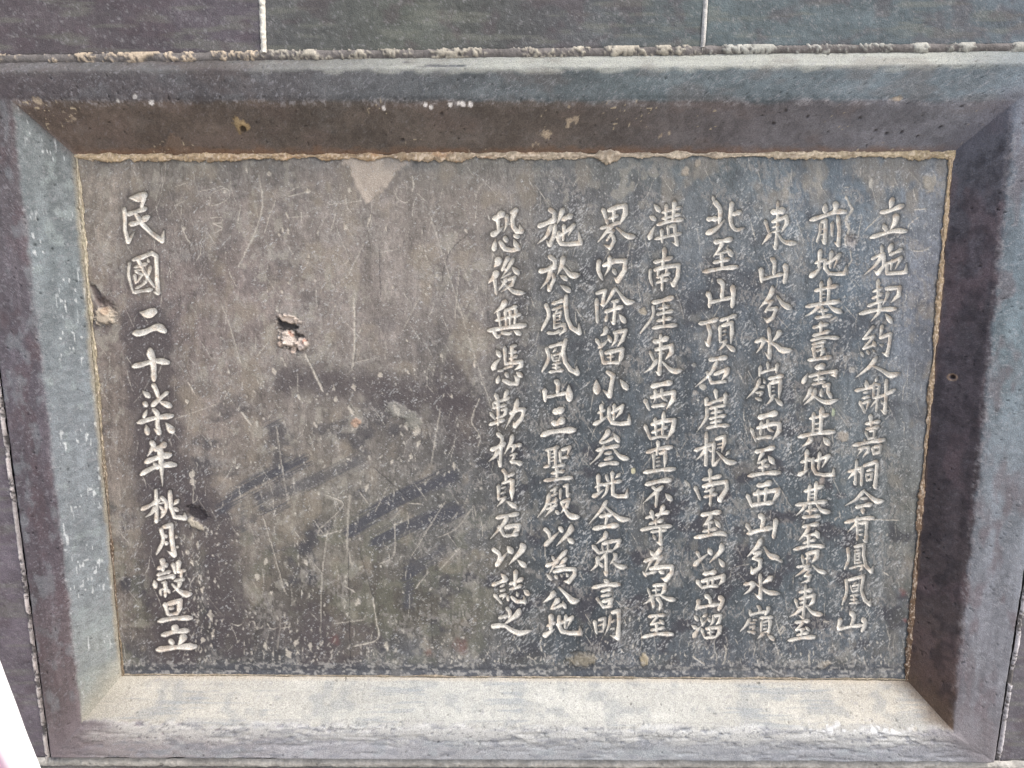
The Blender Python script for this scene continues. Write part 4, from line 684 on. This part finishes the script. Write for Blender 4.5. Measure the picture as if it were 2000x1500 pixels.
    CM = [(122,112,108), (112,112,122), (112,92,76), (198,194,180)]; WT = [22, 80, 60, 90]  # corner tones; the brown at bottom right is a painted shadow smear
    for dd_, cn_ in ((t, side), (1 - t, (side + 1) % 4)):
        Lp = [1900, 1200, 1700, 1200][side]; k_ = sstep(WT[cn_], -8, dd_ * Lp + 34 * (fbm(xf / 18, zf / 18, 281, 3) - .5))
        c = mixc(c, lin(CM[cn_]) * (.8 + .4 * n1[:, None]), .82 * k_ * bev)
        kf_ = sstep([60, 90, 110, 110][cn_], -10, dd_ * Lp + 60 * (fbm(xf / 30, zf / 30, 283, 4) - .5)) * (1 - bev)
        c = mixc(c, lin([(98,90,94), (126,130,142), (134,130,134), (134,124,128)][cn_]) * (.7 + .6 * n1[:, None]), .95 * kf_)
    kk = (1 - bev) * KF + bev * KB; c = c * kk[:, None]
    h = h * sstep(1.0, .97, wd) * sstep(0.0, .06, wd)
    for e in (t, 1 - t): pass
    Pd = P.reshape(-1, 3) + N.reshape(-1, 3) * (h * MPP * .8)[:, None]
    # keep the mitres closed: fade relief that differs between rails right at the corner
    fade = sstep(0, .004, np.minimum(t, 1 - t))[:, None]; Pd = P.reshape(-1, 3) * (1 - fade) + Pd * fade
    # at the corners blend the colour towards the neighbour so that the plaster runs round; bottom right gets painted shadow
    qd = grid_quads(nr, nc)
    nn = np.cross(Pd[qd[:, 1]] - Pd[qd[:, 0]], Pd[qd[:, 3]] - Pd[qd[:, 0]])
    if nn[:, 1].mean() > 0: qd = qd[:, ::-1]
    mid = P[nr // 2, nc // 2]
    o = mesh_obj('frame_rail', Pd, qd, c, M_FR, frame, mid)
    o['label'] = ['brown-black top rail with its bevel facing down', 'purple-black right rail, darkest bevel', 'pale dusty bottom rail with a wide light bevel', 'left rail with a blue-grey bevel'][side]

# rough mortar bead between bevel foot and tablet
for side in range(4):
    i, j = side, (side + 1) % 4
    n = [1100, 620, 900, 620][side]; m = 16
    a = unproj([IN[i][0]], [IN[i][1]], -0.001)[0]; b = unproj([IN[j][0]], [IN[j][1]], -0.001)[0]
    ts = np.linspace(-.004, 1.004, n); axis_ = (b - a) / np.linalg.norm(b - a)
    d = a[None] * (1 - ts[:, None]) + b[None] * ts[:, None]
    inward = np.array([0, 0, 0.0]); cen = (qI.mean(0) - (a + b) / 2); inward = cen / np.linalg.norm(cen); inward[1] = 0
    L = np.linalg.norm(b - a) / MPP; s = ts * L
    rad = [5.6, 4.2, 1.6, 3.2][side] * np.clip(2.2 * fbm(s / 34, s * 0 + 3.3 * side, 301, 4) - .22, .3, 1.4)
    if side == 0: rad *= 1 + .8 * np.exp(-((s - .62 * L) / 30) ** 2) - .45 * np.exp(-((s - .77 * L) / 40) ** 2)
    if side == 3: rad *= 1 - .3 * sstep(0.2, .8, 1 - ts)
    ang = np.linspace(-.15 * math.pi, 1.15 * math.pi, m)
    Tn, Ag = np.meshgrid(s, ang, indexing='ij')
    rr = rad[:, None] * (1 + 1.5 * (fbm(Tn / 7, Ag * 1.5 + 7 * side, 307, 4) - .5) + .5 * (fbm(Tn / 1.8, Ag * 5, 311, 2) - .5))
    wander = 3.5 * (fbm(s / 50, s * 0 + side, 313, 3) - .5)
    P = d[:, None, :] + inward[None, None] * ((np.cos(Ag) * rr * 1.15 + wander[:, None])[..., None] * MPP) + np.array([0, -1, 0])[None, None] * ((np.sin(Ag) * rr * .38)[..., None] * MPP)
    f1 = fbm(Tn / 40, Ag, 317, 4).ravel(); f2 = fbm(Tn / 4, Ag * 2, 321, 3).ravel(); tt = np.repeat(ts[:, None], m, 1).ravel()
    c = [ramp(tt, [0, .3, .5, .7, 1], [(222,200,166),(208,182,148),(216,200,176),(226,212,190),(214,196,162)]), ramp(tt, [0, .4, .7, 1], [(206,184,152),(186,164,136),(150,126,104),(112,92,76)]),
         ramp(tt, [0, 1], [(150,142,124),(170,160,140)]), ramp(tt, [0, .3, .6, 1], [(140,126,104),(104,88,74),(186,176,150),(206,198,174)])][side]
    c = c * (.72 + .56 * f1)[:, None] * (.6 + .8 * f2)[:, None] * KT
    if side == 0: c = mixc(c, lin((176, 128, 88)), .4 * sstep(.55, .7, f1) * sstep(.1, .3, tt) * sstep(.62, .45, tt))
    c = mixc(c, lin((232, 218, 200)), .5 * sstep(.56, .68, f2)); c = mixc(c, lin((110, 94, 82)), .6 * sstep(.54, .68, fbm(Tn / 16, Ag * 2, 325, 4).ravel()) * KT)
    qd = grid_quads(n, m); Pd = P.reshape(-1, 3); nn = np.cross(Pd[qd[:, 1]] - Pd[qd[:, 0]], Pd[qd[:, 3]] - Pd[qd[:, 0]])
    if nn[:, 1].mean() > 0: qd = qd[:, ::-1]
    o = mesh_obj('mortar_bead', Pd, qd, c, M_MO, frame, P[n // 2, m // 2])
    o['label'] = ['tan crumbly mortar along the top', 'brown mortar along the right edge', 'thin mortar line along the bottom', 'cream mortar along the left edge'][side]

# ------------------------------------------------------------------ the wall of large grey bricks round the frame
wall = bpy.data.objects.new('brick_wall', None); COL.objects.link(wall)
wall.location = (0.0, -DB, float(unproj([1000], [1600], -DB)[0, 2])); bpy.context.view_layer.update()
tag(wall, 'dark grey weathered brick wall with thin pale joints around the tablet frame', 'wall')
def brick(c4, seed, cols, label=None, step=3.0):
    q = quadpts(c4, -DB); lx = np.linalg.norm(q[1] - q[0]) / MPP; ly = np.linalg.norm(q[3] - q[0]) / MPP
    nx = max(4, int(lx / step)); ny = max(4, int(ly / step))
    uu, vv = np.meshgrid(np.linspace(0, 1, nx), np.linspace(0, 1, ny))
    P = (q[0] * ((1 - uu) * (1 - vv))[..., None] + q[1] * (uu * (1 - vv))[..., None] + q[2] * (uu * vv)[..., None] + q[3] * ((1 - uu) * vv)[..., None])
    x = P[..., 0].ravel() / MPP; z = P[..., 2].ravel() / MPP; U1 = uu.ravel(); V1 = vv.ravel()
    e = np.minimum(np.minimum(U1, 1 - U1) * lx, np.minimum(V1, 1 - V1) * ly)
    n1 = fbm(x / 70, z / 40, seed, 5); n2 = fbm(x / 9, z / 9, seed + 7, 4); n3 = fbm(x / 3, z / 3, seed + 13, 3, .7)
    h = 2.6 * (n1 - .5) + 1.5 * (n2 - .5) + .9 * (n3 - .5) - 3.5 * np.exp(-(e / 2.0) ** 2)
    c = ramp(U1, np.linspace(0, 1, len(cols)), cols) * (.62 + .76 * n1)[:, None] * (.74 + .52 * n2)[:, None]
    c = mixc(c, lin((148, 150, 138)), .4 * sstep(.5, .68, fbm(x / 70 + 5, z / 9, seed + 17, 4)))
    c = mixc(c, lin((104, 90, 96)), .4 * sstep(.52, .7, fbm(x / 36 + 5, z / 26, seed + 23, 4)))
    fl = fbm((x * .8 - z * .75) / 2.4, (z * .8 + x * .6) / 6, seed + 29, 2); c = mixc(c, lin((190, 190, 192)), .42 * sstep(.66, .84, fl))
    c = c * KT * .73
    Pd = P.reshape(-1, 3).copy(); Pd[:, 1] -= h * MPP * .8
    front = grid_quads(ny, nx)
    nn = np.cross(Pd[front[:, 1]] - Pd[front[:, 0]], Pd[front[:, 3]] - Pd[front[:, 0]])
    bd = np.r_[np.arange(nx), np.arange(1, ny) * nx + nx - 1, (ny - 1) * nx + np.arange(nx - 2, -1, -1), np.arange(ny - 2, 0, -1) * nx]
    bk = Pd[bd].copy(); bk[:, 1] = 0.045; base = len(Pd); k = np.arange(len(bd)); k2 = (k + 1) % len(bd)
    rim = np.stack([bd[k], base + k, base + k2, bd[k2]], -1)
    if nn[:, 1].mean() > 0: front = front[:, ::-1]
    V3 = np.vstack([Pd, bk]); C3 = np.vstack([c, c[bd] * .8])
    o = mesh_obj('brick', V3, np.vstack([front, rim]), C3, M_BR, wall, P[ny // 2, nx // 2]); 
    if label: o['label'] = label
PB_ = [(104,96,100),(108,101,105),(114,108,116)]; GB = [(106,107,108),(110,115,108),(104,105,108),(104,117,120)]; BB = [(110,124,128),(112,127,134),(120,130,144)]
brick([(-130, -70), (508, -72), (513, 105), (-130, 113)], 401, PB_)
brick([(510, -72), (1381, -74), (1371, 94), (515, 105)], 431, GB)
brick([(1384, -74), (2240, -76), (2240, 87), (1374, 94)], 461, BB)
brick([(-330, 121), (-87, 119), (-16, 642), (-330, 640)], 491, [(106,98,104), (110,102,106)])
brick([(-330, 646), (-15, 645), (93, 1481), (-330, 1483)], 503, [(112,100,106), (138,130,140)], 'purplish brick with faint red paint smears')
brick([(2174, 88), (2400, 88), (2300, 702), (2073, 702)], 521, [(122,122,134), (122,122,134)])
brick([(2071, 705), (2300, 706), (2100, 1440), (1995, 1440), ][:2] + [(2200, 1486), (1949, 1488)], 533, [(126,122,130), (122,118,128)])
brick([(-330, 1488), (701, 1490), (700, 1640), (-330, 1640)], 547, [(130,122,122), (136,136,138)])
brick([(704, 1490), (1561, 1497), (1560, 1640), (705, 1640)], 559, [(140,142,144), (140,138,138)])
brick([(1564, 1497), (2300, 1497), (2300, 1640), (1565, 1640)], 571, [(134,130,134), (128,122,124)])
# the wall goes on a little way past the picture on every side
for k_, (a_, b_, c_, d_) in enumerate([(-130, 507, -300, -78), (511, 1380, -300, -78), (1386, 2240, -300, -78), (-1000, -338, -300, -78), (-1000, -136, -72, 114), (2246, 3000, -300, -78), (2246, 3000, -72, 82),
                                       (-1000, -338, 121, 642), (-1000, -338, 648, 1483), (2406, 3000, 88, 702), (2306, 3000, 708, 1486),
                                       (-1000, -338, 1489, 1640), (2306, 3000, 1492, 1640), (-1000, -100, 1646, 1850), (-95, 900, 1646, 1850), (905, 1900, 1646, 1850), (1905, 3000, 1646, 1850)]):
    brick([(a_, c_), (b_, c_), (b_, d_), (a_, d_)], 801 + 30 * k_, [(112, 106, 110), (116, 114, 118)], step=9.0)
core = np.array([unproj([a_], [b_], 0.047)[0] for a_, b_ in [(-1000, -300), (3000, -300), (3000, 1850), (-1000, 1850)]]); core2 = core.copy(); core2[:, 1] = .12
mesh_obj('wall_core', np.vstack([core, core2]), np.array([[0, 3, 2, 1], [4, 5, 6, 7], [0, 1, 5, 4], [1, 2, 6, 5], [2, 3, 7, 6], [3, 0, 4, 7]]), np.tile(lin((128, 124, 120))[None] * .7, (8, 1)), M_BR, wall, core.mean(0), smooth=False)
# mortar in the joints, nearly flush, crumbling out in places
def joint(c4, seed, colr, rough=1.0, y=-DB + 0.0008, crumb=0.0):
    q = quadpts(c4, y); lx = np.linalg.norm(q[1] - q[0]) / MPP; ly = np.linalg.norm(q[3] - q[0]) / MPP
    nx = max(5, int(lx / 2.2)); ny = max(5, int(ly / 2.2))
    uu, vv = np.meshgrid(np.linspace(0, 1, nx), np.linspace(0, 1, ny))
    P = (q[0] * ((1 - uu) * (1 - vv))[..., None] + q[1] * (uu * (1 - vv))[..., None] + q[2] * (uu * vv)[..., None] + q[3] * ((1 - uu) * vv)[..., None]).reshape(-1, 3)
    x = P[:, 0] / MPP; z = P[:, 2] / MPP; n2 = fbm(x / 22, z / 22, seed, 4); n3 = fbm(x / 4, z / 4, seed + 5, 3); h = np.zeros(len(x))
    cr = sstep(.50, .60, .6 * fbm(x / 30, z / 30, seed + 9, 3) + .4 * n3 + crumb)[:, None]; h += 2.5 * cr[:, 0]
    c = (lin((128, 124, 122))[None] * (1 - cr) + lin(colr)[None] * cr) * (.65 + .7 * n2)[:, None] * (.7 + .6 * n3)[:, None] * KT
    ac_ = np.abs(2 * (vv if lx > ly else uu).ravel() - 1); h += rough * (7 * (n2 - .5) + 5 * (n3 - .5)) + 1.6 - 4.2 * ac_ ** 2; P[:, 1] -= h * MPP
    qd = grid_quads(ny, nx); nn = np.cross(P[qd[:, 1]] - P[qd[:, 0]], P[qd[:, 3]] - P[qd[:, 0]])
    if nn[:, 1].mean() > 0: qd = qd[:, ::-1]
    o = mesh_obj('mortar_joint', P, qd, c, M_MO, wall, P.mean(0))
JY = -DB - .0002
joint([(-140, 106), (507, 98), (507, 121), (-140, 127)], 601, (206, 190, 168), .35, JY)
joint([(500, 97), (1372, 87), (1372, 109), (500, 118)], 611, (190, 184, 170), .35, JY)
joint([(1370, 87), (2240, 79), (2240, 99), (1370, 107)], 621, (190, 190, 182), .3, JY)
joint([(502, -72), (516, -72), (521, 103), (510, 104)], 631, (236, 232, 220), 1.0, -DB - .0004, .3)
joint([(1378, -74), (1388, -74), (1377, 92), (1368, 93)], 641, (214, 212, 208), .8, -DB - .0003, .3)
joint([(-92, 116), (-82, 116), (98, 1484), (89, 1484)], 651, (226, 218, 214), .5, JY, .1)
joint([(-335, 636), (-15, 636), (-15, 652), (-335, 652)], 661, (170, 162, 158), .8, JY)
joint([(2168, 88), (2180, 88), (1953, 1492), (1944, 1492)], 671, (214, 210, 212), .5, JY, .1)
joint([(2060, 696), (2320, 696), (2320, 710), (2060, 710)], 681, (170, 166, 162), .8, JY)
joint([(-335, 1478), (2300, 1487), (2300, 1503), (-335, 1494)], 691, (200, 197, 190), .7, -DB - .0012, .3)
joint([(698, 1488), (708, 1488), (708, 1640), (698, 1640)], 701, (180, 176, 168), .8, JY)
joint([(1556, 1497), (1569, 1497), (1569, 1640), (1556, 1640)], 711, (180, 176, 168), .8, JY)

# ------------------------------------------------------------------ the ground the wall stands on, below the picture
gm = bpy.data.materials.new('pale_stone_paving'); gm.use_nodes = True; _g = gm.node_tree
_gn = _g.nodes.new('ShaderNodeTexNoise'); _gn.inputs['Scale'].default_value = 6; _gr = _g.nodes.new('ShaderNodeValToRGB')
_gr.color_ramp.elements[0].color = (.34, .31, .27, 1); _gr.color_ramp.elements[1].color = (.50, .47, .42, 1)
_g.links.new(_gn.outputs['Fac'], _gr.inputs[0]); _g.links.new(_gr.outputs[0], _g.nodes['Principled BSDF'].inputs['Base Color']); _g.nodes['Principled BSDF'].inputs['Roughness'].default_value = .9
gv = np.array([(-40, -40, 0.6), (40, -40, 0.6), (40, 40, 0.6), (-40, 40, 0.6)], float)
tag(mesh_obj('ground', gv, np.array([[0, 1, 2, 3]]), None, gm), kind='structure')

# ------------------------------------------------------------------ the cloth at the lower left, in front of the wall
def cloth():
    yc = -0.20
    edge = resample([(-60, 1150), (-8, 1270), (12, 1322), (34, 1380), (52, 1430), (68, 1470), (84, 1512), (104, 1580), (120, 1640)], 4, True)
    E = unproj(edge[:, 0], edge[:, 1], yc); n = len(E); m = 70
    ws = np.linspace(0, 1, m); P = np.zeros((n, m, 3))
    cs = arc(edge)
    for k, wv in enumerate(ws):
        # a soft rolled hem, then the cloth falls away to the left and back with shallow folds
        off_x = -0.11 * wv - 0.002 * math.sin(wv * 3)
        roll = 0.012 * (1 - math.exp(-wv * 14))
        fold = 0.006 * np.sin(wv * 16 + cs * 5) * wv + .004 * np.sin(wv * 31 + cs * 9 + 1) * wv
        P[:, k, 0] = E[:, 0] + off_x; P[:, k, 1] = yc - roll + fold + 0.03 * wv; P[:, k, 2] = E[:, 2] - .02 * wv
    q = grid_quads(n, m); Pf = P.reshape(-1, 3)
    nn = np.cross(Pf[q[:, 1]] - Pf[q[:, 0]], Pf[q[:, 3]] - Pf[q[:, 0]])
    if nn[:, 1].mean() > 0: q = q[:, ::-1]
    wv = np.repeat(ws[None], n, 0).ravel(); cv = np.repeat(cs[:, None], m, 1).ravel()
    inner = sstep(.07, .20, wv + .18 * (cv - .72))
    c = mixc(np.tile(np.array([[.9, .9, .9]]), (len(Pf), 1)), np.array([.84, .50, .64]), inner * .9)
    o = mesh_obj('hanging_cloth', Pf, q, c, M_CL, None, P[n // 2, 5])
    sm = o.modifiers.new('thickness', 'SOLIDIFY'); sm.thickness = 0.0016; sm.offset = -1
    tag(o, 'white and pale pink cloth hem hanging at the lower left corner of the wall', 'cloth')
M_CL = bpy.data.materials.new('white_pink_cloth'); M_CL.use_nodes = True
_t = M_CL.node_tree; _a = _t.nodes.new('ShaderNodeAttribute'); _a.attribute_name = 'albedo'
_t.links.new(_a.outputs['Color'], _t.nodes['Principled BSDF'].inputs['Base Color']); _t.nodes['Principled BSDF'].inputs['Roughness'].default_value = .9
_n = _t.nodes.new('ShaderNodeTexNoise'); _n.inputs['Scale'].default_value = 900; _b = _t.nodes.new('ShaderNodeBump'); _b.inputs['Strength'].default_value = .15; _b.inputs['Distance'].default_value = .0005
_t.links.new(_n.outputs['Fac'], _b.inputs['Height']); _t.links.new(_b.outputs[0], _t.nodes['Principled BSDF'].inputs['Normal'])
cloth()
